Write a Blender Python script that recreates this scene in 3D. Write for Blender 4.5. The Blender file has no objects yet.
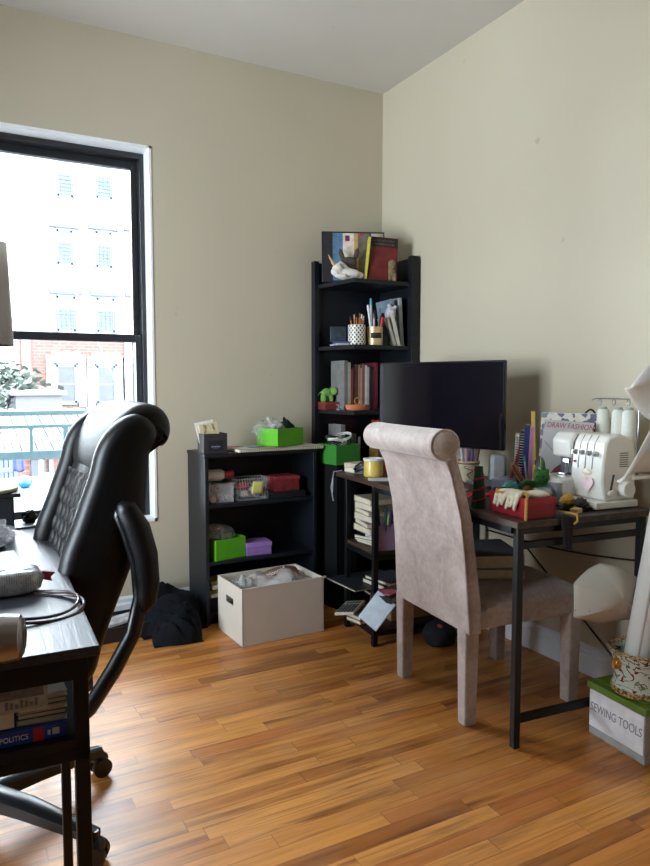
import bpy, bmesh, math, random
from math import sin, cos, pi, radians
from mathutils import Vector, Matrix, Euler, noise

random.seed(7)
SC = bpy.context.scene
COL = SC.collection

# ------------------------------------------------------------------ camera, sky, light, exposure
CAM = Vector((-2.3333, -3.5814, 1.22))
cam_d = bpy.data.cameras.new('camera'); cam = bpy.data.objects.new('camera', cam_d); COL.objects.link(cam)
cam.location = CAM
cam.rotation_euler = (radians(90 - 4.115), 0, radians(-28.479))
cam_d.sensor_fit = 'VERTICAL'; cam_d.sensor_height = 24.0; cam_d.lens = 695.0 * 24.0 / 866.0
cam_d.clip_start = 0.02; cam_d.clip_end = 400
SC.camera = cam

W = bpy.data.worlds.new('sky'); SC.world = W; W.use_nodes = True
bg = W.node_tree.nodes['Background']
bg.inputs['Color'].default_value = (0.86, 0.93, 1.0, 1)
SKY = 15.0
bg.inputs['Strength'].default_value = SKY
SC.cycles.use_denoising = True
SC.cycles.max_bounces = 10; SC.cycles.diffuse_bounces = 6; SC.cycles.transparent_max_bounces = 16
SC.cycles.sample_clamp_indirect = 8.0
SC.view_settings.view_transform = 'Standard'; SC.view_settings.look = 'None'
SC.view_settings.gamma = 1.0; SC.view_settings.exposure = 0.95
SC.view_settings.use_curve_mapping = False

def portal(name, loc, rot, sx, sy):
    l = bpy.data.lights.new(name, 'AREA'); l.shape = 'RECTANGLE'; l.size = sx; l.size_y = sy
    l.cycles.is_portal = True
    o = bpy.data.objects.new(name, l); o.location = loc; o.rotation_euler = rot; COL.objects.link(o)
portal('window_portal', (-1.92, 0.24, 1.455), (radians(-90), 0, 0), 1.1, 1.95)

portal('fill_window_portal', (-4.12, -1.55, 1.45), (0, radians(-90), 0), 1.9, 1.5)  # portal of the added fill window, out of view

# ------------------------------------------------------------------ colour and material helpers
def S(r, g, b):
    f = lambda c: (c / 255 / 12.92) if c / 255 <= 0.04045 else ((c / 255 + 0.055) / 1.055) ** 2.4
    return (f(r), f(g), f(b), 1)

class NM:
    def __init__(s, name):
        s.m = bpy.data.materials.new(name); s.m.use_nodes = True
        s.t = s.m.node_tree; s.p = s.t.nodes['Principled BSDF']; s.out = s.t.nodes['Material Output']
    def n(s, typ, **kw):
        x = s.t.nodes.new(typ)
        for k, v in kw.items():
            if k.startswith('i_'):
                key = k[2:]
                key = int(key) if key.isdigit() else key.replace('_', ' ')
                x.inputs[key].default_value = v
            else: setattr(x, k, v)
        return x
    def l(s, a, b): s.t.links.new(a, b)
    def math(s, op, a, b=None, c=None):
        x = s.n('ShaderNodeMath', operation=op)
        for i, v in enumerate((a, b, c)):
            if v is None: continue
            if isinstance(v, (int, float)): x.inputs[i].default_value = v
            else: s.l(v, x.inputs[i])
        return x.outputs[0]
    def ramp(s, fac, stops):
        r = s.n('ShaderNodeValToRGB'); e = r.color_ramp.elements
        while len(e) < len(stops): e.new(0.5)
        for el, (p, c) in zip(e, stops): el.position = p; el.color = c
        s.l(fac, r.inputs[0]); return r.outputs[0]
    def mix(s, fac, a, b, typ='MIX'):
        x = s.n('ShaderNodeMix', data_type='RGBA', blend_type=typ)
        for i, v in ((0, fac), (6, a), (7, b)):
            if isinstance(v, (int, float, tuple)): x.inputs[i].default_value = v
            else: s.l(v, x.inputs[i])
        return x.outputs[2]
    def bump(s, h, dist=0.002, strength=0.5):
        b = s.n('ShaderNodeBump'); b.inputs['Distance'].default_value = dist; b.inputs['Strength'].default_value = strength
        s.l(h, b.inputs['Height']); s.l(b.outputs[0], s.p.inputs['Normal'])
    def obj(s): return s.n('ShaderNodeTexCoord').outputs['Object']

_cache = {}
def M(c, rough=0.55, metal=0.0, var=0.10, scale=30, bump=0.0, coat=0.0, sheen=0.0, trans=0.0, alpha=1.0, spec=0.5):
    """plain material whose colour wanders slightly with a noise"""
    key = (c, rough, metal, var, scale, bump, coat, sheen, trans, alpha, spec)
    if key in _cache: return _cache[key]
    a = NM('mat_%d_%d_%d' % c)
    co = a.obj()
    nz = a.n('ShaderNodeTexNoise', i_Scale=scale, i_Detail=4.0); a.l(co, nz.inputs['Vector'])
    base = S(*c); lo = tuple(x * (1 - var) for x in base[:3]) + (1,); hi = tuple(min(1, x * (1 + var)) for x in base[:3]) + (1,)
    a.l(a.ramp(nz.outputs[0], [(0.3, lo), (0.7, hi)]), a.p.inputs['Base Color'])
    a.p.inputs['Roughness'].default_value = rough; a.p.inputs['Metallic'].default_value = metal
    a.p.inputs['Coat Weight'].default_value = coat; a.p.inputs['Sheen Weight'].default_value = sheen
    a.p.inputs['Transmission Weight'].default_value = trans; a.p.inputs['Alpha'].default_value = alpha
    a.p.inputs['Specular IOR Level'].default_value = spec
    if bump: a.bump(nz.outputs[0], bump, 0.6)
    _cache[key] = a.m; return a.m

def mat_wall(name, c):
    a = NM(name); co = a.obj()
    n1 = a.n('ShaderNodeTexNoise', i_Scale=1.3, i_Detail=5.0); a.l(co, n1.inputs['Vector'])
    n2 = a.n('ShaderNodeTexNoise', i_Scale=90.0, i_Detail=3.0); a.l(co, n2.inputs['Vector'])
    n3 = a.n('ShaderNodeTexNoise', i_Scale=9.0, i_Detail=2.0); a.l(co, n3.inputs['Vector'])
    b = S(*c)
    colr = a.ramp(n1.outputs[0], [(0.3, tuple(x * 0.94 for x in b[:3]) + (1,)), (0.7, b)])
    spots = a.ramp(n3.outputs[0], [(0.22, (0.80, 0.78, 0.74, 1)), (0.27, (1, 1, 1, 1))])
    a.l(a.mix(1.0, colr, spots, 'MULTIPLY'), a.p.inputs['Base Color'])
    a.p.inputs['Roughness'].default_value = 0.42
    a.p.inputs['Specular IOR Level'].default_value = 0.35
    a.bump(n2.outputs[0], 0.0015, 0.25)
    return a.m

def mat_floor():
    a = NM('oak_strip_floor'); co = a.obj()
    sp = a.n('ShaderNodeSeparateXYZ'); a.l(co, sp.inputs[0]); x, y = sp.outputs[0], sp.outputs[1]
    BW = 0.0585
    yr = a.math('DIVIDE', y, BW); row = a.math('FLOOR', yr); fy = a.math('FRACT', yr)
    wn = a.n('ShaderNodeTexWhiteNoise', noise_dimensions='1D'); a.l(row, wn.inputs['W'])
    L = a.math('ADD', a.math('MULTIPLY', wn.outputs[0], 0.35), 0.42)
    xs = a.math('DIVIDE', a.math('ADD', x, a.math('MULTIPLY', wn.outputs[0], 37.0)), L)
    cell = a.math('FLOOR', xs); fx = a.math('FRACT', xs)
    cv = a.n('ShaderNodeCombineXYZ'); a.l(row, cv.inputs[0]); a.l(cell, cv.inputs[1])
    wc = a.n('ShaderNodeTexWhiteNoise', noise_dimensions='2D'); a.l(cv.outputs[0], wc.inputs['Vector'])
    base = a.ramp(wc.outputs[0], [(0.0, S(160, 98, 44)), (0.08, S(184, 118, 56)), (0.35, S(202, 136, 66)), (0.6, S(210, 146, 76)), (0.85, S(196, 126, 62)), (1.0, S(176, 104, 52))])
    # grain: noise stretched along the board, shifted from board to board
    off = a.math('MULTIPLY', wc.outputs[0], 50.0)
    gv = a.n('ShaderNodeCombineXYZ'); a.l(a.math('ADD', a.math('MULTIPLY', x, 3.0), off), gv.inputs[0]); a.l(a.math('MULTIPLY', y, 55.0), gv.inputs[1]); a.l(off, gv.inputs[2])
    g = a.n('ShaderNodeTexNoise', i_Scale=1.0, i_Detail=7.0, i_Roughness=0.65, i_Distortion=0.6); a.l(gv.outputs[0], g.inputs['Vector'])
    gc = a.ramp(g.outputs[0], [(0.30, (0.36, 0.28, 0.22, 1)), (0.43, (0.82, 0.76, 0.70, 1)), (0.60, (1.1, 1.06, 1.02, 1))])
    col = a.mix(0.85, base, gc, 'MULTIPLY')
    gv2 = a.n('ShaderNodeCombineXYZ'); a.l(a.math('ADD', a.math('MULTIPLY', x, 1.6), off), gv2.inputs[0]); a.l(a.math('MULTIPLY', y, 16.0), gv2.inputs[1]); a.l(off, gv2.inputs[2])
    g2 = a.n('ShaderNodeTexNoise', i_Scale=1.0, i_Detail=3.0); a.l(gv2.outputs[0], g2.inputs['Vector'])
    dk = a.ramp(g2.outputs[0], [(0.30, (0.40, 0.28, 0.22, 1)), (0.45, (1, 1, 1, 1))])
    col = a.mix(0.8, col, dk, 'MULTIPLY')
    # worn, scuffed patches
    w = a.n('ShaderNodeTexNoise', i_Scale=2.2, i_Detail=6.0, i_Roughness=0.7); a.l(co, w.inputs['Vector'])
    wear = a.ramp(w.outputs[0], [(0.45, (0, 0, 0, 1)), (0.75, (1, 1, 1, 1))])
    col = a.mix(a.math('MULTIPLY', wear, 0.25), col, S(190, 160, 124))
    # seams
    ey = a.math('MINIMUM', fy, a.math('SUBTRACT', 1.0, fy))
    ex = a.math('MULTIPLY', a.math('MINIMUM', fx, a.math('SUBTRACT', 1.0, fx)), 9.0)
    e = a.math('MINIMUM', ey, ex)
    seam = a.math('LESS_THAN', e, 0.022)
    col = a.mix(a.math('MULTIPLY', seam, 0.4), col, S(60, 34, 18))
    a.l(col, a.p.inputs['Base Color'])
    rr = a.n('ShaderNodeMapRange', i_1=0.3, i_2=0.7, i_3=0.27, i_4=0.46); a.l(w.outputs[0], rr.inputs[0])
    a.l(rr.outputs[0], a.p.inputs['Roughness']); a.p.inputs['Specular IOR Level'].default_value = .38
    hh = a.math('SUBTRACT', a.math('MULTIPLY', g.outputs[0], 0.25), seam)
    a.bump(hh, 0.0012, 0.35)
    return a.m

def mat_wood(name, c1, c2, sx, sy, sz, rough=0.4):
    a = NM(name); co = a.obj()
    mp = a.n('ShaderNodeMapping'); mp.inputs['Scale'].default_value = (sx, sy, sz); a.l(co, mp.inputs[0])
    g = a.n('ShaderNodeTexNoise', i_Scale=1.0, i_Detail=8.0, i_Roughness=0.65, i_Distortion=0.5); a.l(mp.outputs[0], g.inputs['Vector'])
    a.l(a.ramp(g.outputs[0], [(0.3, S(*c1)), (0.7, S(*c2))]), a.p.inputs['Base Color'])
    a.p.inputs['Roughness'].default_value = rough; a.p.inputs['Specular IOR Level'].default_value = .35
    a.bump(g.outputs[0], 0.002, 0.4)
    return a.m

def mat_velvet():
    a = NM('crushed_velvet'); co = a.obj()
    n1 = a.n('ShaderNodeTexNoise', i_Scale=7.0, i_Detail=5.0, i_Roughness=0.6, i_Distortion=1.0); a.l(co, n1.inputs['Vector'])
    n2 = a.n('ShaderNodeTexNoise', i_Scale=60.0, i_Detail=3.0); a.l(co, n2.inputs['Vector'])
    k = a.math('ADD', a.math('MULTIPLY', n1.outputs[0], 0.7), a.math('MULTIPLY', n2.outputs[0], 0.3))
    a.l(a.ramp(k, [(0.32, S(154, 136, 129)), (0.5, S(180, 163, 157)), (0.68, S(202, 188, 183))]), a.p.inputs['Base Color'])
    a.p.inputs['Roughness'].default_value = 0.75
    a.p.inputs['Sheen Weight'].default_value = 0.5; a.p.inputs['Sheen Roughness'].default_value = 0.4
    a.bump(k, 0.003, 0.2)
    return a.m

def mat_glass():
    a = NM('window_glass')
    tr = a.n('ShaderNodeBsdfTransparent'); tr.inputs[0].default_value = (0.93, 0.96, 0.97, 1)
    gl = a.n('ShaderNodeBsdfGlossy'); gl.inputs['Roughness'].default_value = 0.02
    fr = a.n('ShaderNodeFresnel'); fr.inputs[0].default_value = 1.45
    mx = a.n('ShaderNodeMixShader'); a.l(fr.outputs[0], mx.inputs[0]); a.l(tr.outputs[0], mx.inputs[1]); a.l(gl.outputs[0], mx.inputs[2])
    a.l(mx.outputs[0], a.out.inputs[0]); return a.m

def mat_film(name, c, dens=0.25, rough=0.25):
    """thin clear or frosted plastic"""
    a = NM(name); co = a.obj()
    tr = a.n('ShaderNodeBsdfTransparent'); tr.inputs[0].default_value = (0.96, 0.96, 0.96, 1)
    nz = a.n('ShaderNodeTexNoise', i_Scale=25.0, i_Detail=4.0); a.l(co, nz.inputs['Vector'])
    a.p.inputs['Base Color'].default_value = S(*c); a.p.inputs['Roughness'].default_value = rough
    a.bump(nz.outputs[0], 0.004, 0.5)
    f = a.math('ADD', a.math('MULTIPLY', nz.outputs[0], 0.3), dens - 0.15)
    mx = a.n('ShaderNodeMixShader'); a.l(f, mx.inputs[0]); a.l(tr.outputs[0], mx.inputs[1]); a.l(a.p.outputs[0], mx.inputs[2])
    a.l(mx.outputs[0], a.out.inputs[0]); return a.m

def mat_brick():
    a = NM('street_brick'); co = a.obj()
    sp = a.n('ShaderNodeSeparateXYZ'); a.l(co, sp.inputs[0])
    cv = a.n('ShaderNodeCombineXYZ'); a.l(sp.outputs[0], cv.inputs[0]); a.l(sp.outputs[2], cv.inputs[1])
    b = a.n('ShaderNodeTexBrick'); a.l(cv.outputs[0], b.inputs['Vector'])
    b.inputs['Scale'].default_value = 1.0; b.inputs['Brick Width'].default_value = 0.42; b.inputs['Row Height'].default_value = 0.14
    b.inputs['Mortar Size'].default_value = 0.015
    b.inputs['Color1'].default_value = S(88, 57, 48); b.inputs['Color2'].default_value = S(74, 46, 40); b.inputs['Mortar'].default_value = S(82, 74, 70)
    a.l(b.outputs[0], a.p.inputs['Base Color']); a.p.inputs['Roughness'].default_value = 0.9
    return a.m

# ------------------------------------------------------------------ mesh builder
class MB:
    def __init__(s): s.v = []; s.f = []; s.mi = []; s.cur = 0; s.M = None
    def _add(s, vs, fs):
        o = len(s.v)
        for p in vs:
            p = Vector(p)
            s.v.append(s.M @ p if s.M else p)
        for f in fs: s.f.append([i + o for i in f]); s.mi.append(s.cur)
        return s
    def box(s, c, d, rot=None):
        R = Euler([radians(a) for a in rot]).to_matrix() if rot else Matrix.Identity(3)
        c = Vector(c); vs = []
        for sx in (-.5, .5):
            for sy in (-.5, .5):
                for sz in (-.5, .5): vs.append(c + R @ Vector((sx * d[0], sy * d[1], sz * d[2])))
        return s._add(vs, [(0, 1, 3, 2), (4, 6, 7, 5), (0, 4, 5, 1), (2, 3, 7, 6), (0, 2, 6, 4), (1, 5, 7, 3)])
    def b2(s, x0, x1, y0, y1, z0, z1): return s.box(((x0 + x1) / 2, (y0 + y1) / 2, (z0 + z1) / 2), (x1 - x0, y1 - y0, z1 - z0))
    def tube(s, pts, r, n=10, closed=False, caps=True):
        pts = [Vector(p) for p in pts]; m = len(pts)
        rs = r if isinstance(r, (list, tuple)) else [r] * m
        vs = []; fs = []; prev = None
        for i, p in enumerate(pts):
            if closed: t = pts[(i + 1) % m] - pts[i - 1]
            else: t = pts[min(i + 1, m - 1)] - pts[max(i - 1, 0)]
            t.normalize()
            if prev is None: a = t.orthogonal().normalized()
            else:
                a = prev - t * prev.dot(t); a = a.normalized() if a.length > 1e-6 else t.orthogonal().normalized()
            prev = a; b = t.cross(a)
            for k in range(n): vs.append(p + (a * cos(2 * pi * k / n) + b * sin(2 * pi * k / n)) * rs[i])
        for i in range(m if closed else m - 1):
            j = (i + 1) % m
            for k in range(n): fs.append((i * n + k, i * n + (k + 1) % n, j * n + (k + 1) % n, j * n + k))
        if caps and not closed: fs.append(tuple(range(n))[::-1]); fs.append(tuple((m - 1) * n + k for k in range(n)))
        return s._add(vs, fs)
    def cyl(s, p0, p1, r0, r1=None, n=20): return s.tube([p0, p1], [r0, r1 if r1 is not None else r0], n)
    def lathe(s, prof, c=(0, 0, 0), n=28, squash=1.0):
        """profile of (radius, z)"""
        c = Vector(c); vs = []; fs = []; m = len(prof)
        for r, z in prof:
            for k in range(n): vs.append(c + Vector((max(r, 1e-4) * cos(2 * pi * k / n), squash * max(r, 1e-4) * sin(2 * pi * k / n), z)))
        for i in range(m - 1):
            for k in range(n): fs.append((i * n + k, i * n + (k + 1) % n, (i + 1) * n + (k + 1) % n, (i + 1) * n + k))
        fs.append(tuple(range(n))[::-1]); fs.append(tuple((m - 1) * n + k for k in range(n)))
        return s._add(vs, fs)
    def prism(s, poly, a0, a1, axis='z'):
        """polygon extruded along an axis: z -> (x,y), y -> (x,z), x -> (y,z)"""
        def P(u, v, w): return {'z': (u, v, w), 'y': (u, w, v), 'x': (w, u, v)}[axis]
        n = len(poly)
        vs = [P(u, v, a0) for u, v in poly] + [P(u, v, a1) for u, v in poly]
        fs = [tuple(range(n))[::-1], tuple(range(n, 2 * n))] + [(i, (i + 1) % n, n + (i + 1) % n, n + i) for i in range(n)]
        return s._add(vs, fs)
    def ell(s, c, r, n=16, rot=None):
        R = Euler([radians(a) for a in rot]).to_matrix() if rot else Matrix.Identity(3)
        r = (r, r, r) if isinstance(r, (int, float)) else r; c = Vector(c); vs = []; fs = []; m = n // 2
        vs.append(c + R @ Vector((0, 0, -r[2])))
        for i in range(1, m):
            t = -pi / 2 + pi * i / m
            for k in range(n): vs.append(c + R @ Vector((r[0] * cos(t) * cos(2 * pi * k / n), r[1] * cos(t) * sin(2 * pi * k / n), r[2] * sin(t))))
        vs.append(c + R @ Vector((0, 0, r[2])))
        for k in range(n): fs.append((0, 1 + (k + 1) % n, 1 + k))
        for i in range(m - 2):
            for k in range(n):
                a = 1 + i * n; b = a + n
                fs.append((a + k, a + (k + 1) % n, b + (k + 1) % n, b + k))
        a = 1 + (m - 2) * n; t = len(vs) - 1
        for k in range(n): fs.append((a + k, a + (k + 1) % n, t))
        return s._add(vs, fs)
    def grid(s, fn, nu, nv, closed_u=False):
        vs = [fn(i / nu, j / nv) for i in range(nu + (0 if closed_u else 1)) for j in range(nv + 1)]
        fs = []; w = nv + 1; L = nu
        for i in range(L):
            i2 = (i + 1) % L if closed_u else i + 1
            for j in range(nv): fs.append((i * w + j, i2 * w + j, i2 * w + j + 1, i * w + j + 1))
        return s._add(vs, fs)
    def loft(s, rings):
        n = len(rings[0]); vs = [p for r in rings for p in r]; fs = []
        for i in range(len(rings) - 1):
            for k in range(n): fs.append((i * n + k, i * n + (k + 1) % n, (i + 1) * n + (k + 1) % n, (i + 1) * n + k))
        fs.append(tuple(range(n))[::-1]); fs.append(tuple((len(rings) - 1) * n + k for k in range(n)))
        return s._add(vs, fs)
    def build(s, name, mat, parent=None, bevel=0, seg=2, smooth=35, solid=0, sub=0, remesh=0, fixn=True, loc=None, rot=None):
        me = bpy.data.meshes.new(name); me.from_pydata([tuple(v) for v in s.v], [], s.f)
        if fixn:
            bm = bmesh.new(); bm.from_mesh(me); bmesh.ops.recalc_face_normals(bm, faces=bm.faces); bm.to_mesh(me); bm.free()
        mats = mat if isinstance(mat, (list, tuple)) else [mat]
        for m in mats: me.materials.append(m)
        if len(mats) > 1:
            for p, i in zip(me.polygons, s.mi): p.material_index = i
        if smooth:
            me.polygons.foreach_set('use_smooth', [True] * len(me.polygons))
            me.set_sharp_from_angle(angle=radians(smooth))
        o = bpy.data.objects.new(name, me); COL.objects.link(o)
        if parent: o.parent = parent
        if loc: o.location = loc
        if rot: o.rotation_euler = [radians(a) for a in rot]
        if remesh:
            r = o.modifiers.new('remesh', 'REMESH'); r.mode = 'VOXEL'; r.voxel_size = remesh; r.use_smooth_shade = True
            q = o.modifiers.new('smooth', 'SMOOTH'); q.factor = 0.6; q.iterations = 4
        if solid:
            q = o.modifiers.new('thickness', 'SOLIDIFY'); q.thickness = solid; q.offset = 0
        if bevel:
            b = o.modifiers.new('bevel', 'BEVEL'); b.width = bevel; b.segments = seg; b.limit_method = 'ANGLE'; b.angle_limit = radians(40)
            b.harden_normals = False
        if sub:
            q = o.modifiers.new('sub', 'SUBSURF'); q.levels = sub; q.render_levels = sub
        return o

def thing(name, label, cat, loc=(0, 0, 0), rz=0, group=None, rot=None):
    o = bpy.data.objects.new(name, None); o.empty_display_size = 0.05; COL.objects.link(o)
    o.location = loc; o.rotation_euler = (0, 0, radians(rz)) if rot is None else [radians(a) for a in rot]
    o['label'] = label; o['category'] = cat
    if group: o['group'] = group
    return o
def tag(o, label, cat, group=None, kind=None):
    o['label'] = label; o['category'] = cat
    if group: o['group'] = group
    if kind: o['kind'] = kind
    return o
def struct(o): o['kind'] = 'structure'; return o
def text(name, body, size, mat, parent, loc, rot, extrude=0.0004, align='CENTER', sx=1.0, shear=0.0):
    c = bpy.data.curves.new(name, 'FONT'); c.body = body; c.size = size; c.extrude = extrude
    c.align_x = align; c.align_y = 'CENTER'; c.shear = shear; c.materials.append(mat)
    o = bpy.data.objects.new(name, c); COL.objects.link(o); o.parent = parent; o.location = loc
    me = bpy.data.meshes.new_from_object(o); bpy.data.objects.remove(o)
    o = bpy.data.objects.new(name, me); COL.objects.link(o); o.parent = parent; o.location = loc
    o.rotation_euler = [radians(a) for a in rot]; o.scale = (sx, 1, 1); return o
def rod_pts(f, n): return [f(i / n) for i in range(n + 1)]

def scribble(parent, x0, x1, z, h, mat, y=-.0015, vertical=False, seed=1):
    """a run of small illegible pen-like strokes"""
    rng = random.Random(seed); m = MB(); x = x0
    while x < x1:
        w_ = h * rng.uniform(.35, .7); p = [(x, z - h * .5), (x + w_ * .3, z + h * rng.uniform(.1, .5)), (x + w_ * .6, z - h * rng.uniform(0, .5)), (x + w_, z + h * rng.uniform(-.2, .5))]
        if vertical: p = [(b_, -a_) for a_, b_ in p]
        m.tube([(a_, y, b_) for a_, b_ in p], h * .07, 4); x += w_ * 1.25
    return m.build('lettering', mat, parent, smooth=0)

# shared materials
m_black_wood = mat_wood('black_ash_board', (14, 16, 21), (26, 29, 36), 3, 3, 40, 0.42)
m_black_metal = M((13, 14, 18), 0.42, 0.0, 0.1, 40, 0, 0, 0, 0, 1.0, .35)
m_dark_walnut = mat_wood('rustic_brown_board', (42, 32, 27), (84, 66, 54), 30, 2.5, 30, 0.45)
m_desk_black = mat_wood('dark_grain_desk_board', (40, 40, 46), (66, 66, 74), 60, 3, 60, 0.30)
m_paper = M((232, 226, 212), 0.8, 0, 0.05, 60)
m_white = M((236, 234, 230), 0.5, 0, 0.03)
m_velvet = mat_velvet()
m_glass = mat_glass()
m_black = M((12, 12, 15), 0.5)
m_clear = mat_film('clear_plastic', (225, 225, 225), 0.28, 0.2)
m_leather = M((9, 9, 12), 0.42, 0, 0.15, 60, 0.0008, 0, 0, 0, 1.0, .32)

# ------------------------------------------------------------------ room shell
RX0, RY0, CH = -3.9, -5.2, 2.93       # room spans x RX0..0, y RY0..0
m_wall = mat_wall('painted_beige_wall', (197, 187, 166))
m_ceil = mat_wall('painted_ceiling', (212, 208, 202))
struct(MB().b2(RX0 - .3, .3, RY0 - .3, .3, -.12, 0).build('floor', mat_floor(), smooth=0))
struct(MB().b2(RX0 - .3, .3, RY0 - .3, .3, CH, CH + .12).build('ceiling', m_ceil, smooth=0))
WX0, WX1, WZ0, WZ1 = -2.46, -1.39, 0.50, 2.41
w = MB(); w.b2(RX0 - .3, WX0, 0, .28, 0, CH); w.b2(WX1, .3, 0, .28, 0, CH); w.b2(WX0, WX1, 0, .28, 0, WZ0); w.b2(WX0, WX1, 0, .28, WZ1, CH)
struct(w.build('wall_back', m_wall, smooth=0))
struct(MB().b2(0, .3, RY0, 0, 0, CH).build('wall_right', m_wall, smooth=0))
w = MB(); w.b2(RX0 - .3, RX0, RY0, -2.3, 0, CH); w.b2(RX0 - .3, RX0, -.8, 0, 0, CH); w.b2(RX0 - .3, RX0, -2.3, -.8, 0, .5); w.b2(RX0 - .3, RX0, -2.3, -.8, 2.4, CH)
m_far = mat_wall('bounce_cut_wall', (140, 126, 106))  # out-of-view walls coloured darker to cut the bounce light
struct(w.build('wall_left', m_far, smooth=0))
struct(MB().b2(RX0 - .3, .3, RY0 - .3, RY0, 0, CH).build('wall_front', m_far, smooth=0))
m_trim = M((226, 230, 234), 0.4, 0, 0.04, 8)
def baseboard(name, pts_fn):
    prof = [(0, 0), (.018, 0), (.018, .085), (.012, .095), (.012, .112), (.006, .122), (0, .124)]
    return struct(pts_fn(prof).build(name, m_trim, smooth=30))
baseboard('baseboard_right', lambda p: MB().prism([(-a, b) for a, b in p], RY0, 0, 'y'))
def bb_back(p):
    m = MB(); m.prism([(-a, b) for a, b in p], RX0, 0, 'x'); return m
baseboard('baseboard_back', bb_back)
# white painted reveal of the window
r = MB(); r.b2(WX0, WX0 + .012, -.004, .13, WZ0, WZ1); r.b2(WX1 - .012, WX1, -.004, .13, WZ0, WZ1)
r.b2(WX0, WX1, -.004, .13, WZ1 - .012, WZ1); r.b2(WX0, WX1, -.004, .16, WZ0, WZ0 + .016)
struct(r.build('trim_1', M((238, 240, 242), 0.45, 0, 0.03), smooth=0))

def sash_window(name, x0, x1, z0, z1, y):
    fm = M((38, 40, 44), 0.4, 0, 0.2, 20)
    f = MB(); t = .022
    f.b2(x0, x0 + t, y, y + .11, z0, z1); f.b2(x1 - t, x1, y, y + .11, z0, z1); f.b2(x0 + t, x1 - t, y, y + .11, z1 - .028, z1); f.b2(x0 + t, x1 - t, y, y + .11, z0, z0 + .03)
    root = struct(f.build(name, fm, bevel=.003))
    zm = 1.468
    for nm, za, zb, yy in (('lower_sash', z0 + .03, zm + .004, y + .012), ('upper_sash', zm - .034, z1 - .028, y + .055)):
        s_ = MB(); a0, a1, b = x0 + t, x1 - t, .034
        s_.b2(a0, a0 + b, yy, yy + .04, za, zb); s_.b2(a1 - b, a1, yy, yy + .04, za, zb)
        s_.b2(a0 + b, a1 - b, yy, yy + .04, zb - .04, zb); s_.b2(a0 + b, a1 - b, yy, yy + .04, za, za + .04)
        so = s_.build(nm, fm, root, bevel=.003)
        MB().b2(a0 + b - .003, a1 - b + .003, yy + .018, yy + .022, za + .037, zb - .037).build('glass_pane', m_glass, so, smooth=0)
    return root
sash_window('window_1', WX0 + .012, WX1 - .012, WZ0 + .016, WZ1 - .012, .10)
f2 = MB(); xx = RX0 - .14
f2.b2(xx - .05, xx + .05, -2.3, -2.25, .5, 2.4); f2.b2(xx - .05, xx + .05, -.85, -.8, .5, 2.4); f2.b2(xx - .05, xx + .05, -2.25, -.85, .5, .55)
f2.b2(xx - .05, xx + .05, -2.25, -.85, 2.35, 2.4); f2.b2(xx - .03, xx + .03, -2.25, -.85, 1.43, 1.48); f2.b2(xx - .03, xx + .03, -1.575, -1.525, .55, 2.35)
w2 = struct(f2.build('added_fill_window', M((38, 40, 44), 0.4, 0, 0.2, 20)))  # unseen side window, added to brighten the room
MB().b2(xx - .003, xx + .003, -2.25, -.85, .55, 2.35).build('glass_pane', m_glass, w2, smooth=0)

# ------------------------------------------------------------------ outside the window
def far(px, py, Y):
    """point of the depth plane y=Y seen at a place of the photograph"""
    a, p = radians(28.479), radians(4.115)
    fw = Vector((sin(a) * cos(p), cos(a) * cos(p), -sin(p))); rt = Vector((cos(a), -sin(a), 0)); up = rt.cross(fw)
    d = fw * 695 + rt * (px - 325) - up * (py - 433)
    return CAM + d * ((Y - CAM.y) / d.y)
Y1 = 30.0
bx0 = far(20, 380, Y1).x; bx1 = far(175, 380, Y1).x; ztop = far(60, 40, Y1).z; zband = far(60, 338, Y1).z; z_g = -7.0
bl = thing('brick_apartment_building', 'brick apartment building with upper storeys coloured pale as glare seen across the street through the window', 'building', (bx0, Y1, z_g))
m_brick = mat_brick(); m_stone_glare = M((116, 114, 112), .85, 0, .05, 2)
MB().b2(0, bx1 - bx0, 0, 8, 0, zband - z_g).build('brick_wall', m_brick, bl, smooth=0)
MB().b2(0, bx1 - bx0, 0.02, 8, zband - z_g, ztop - z_g).build('pale_glare_wall', m_stone_glare, bl, smooth=0)  # upper storeys coloured pale, standing in for glare over the facade
MB().b2(-.3, bx1 - bx0 + .3, -.5, 0, ztop - z_g - .8, ztop - z_g).build('cornice', m_stone_glare, bl, bevel=.05)
m_pane = M((48, 56, 64), .35, 0, .3, 3); m_sashw = M((70, 76, 82), .6)
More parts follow.
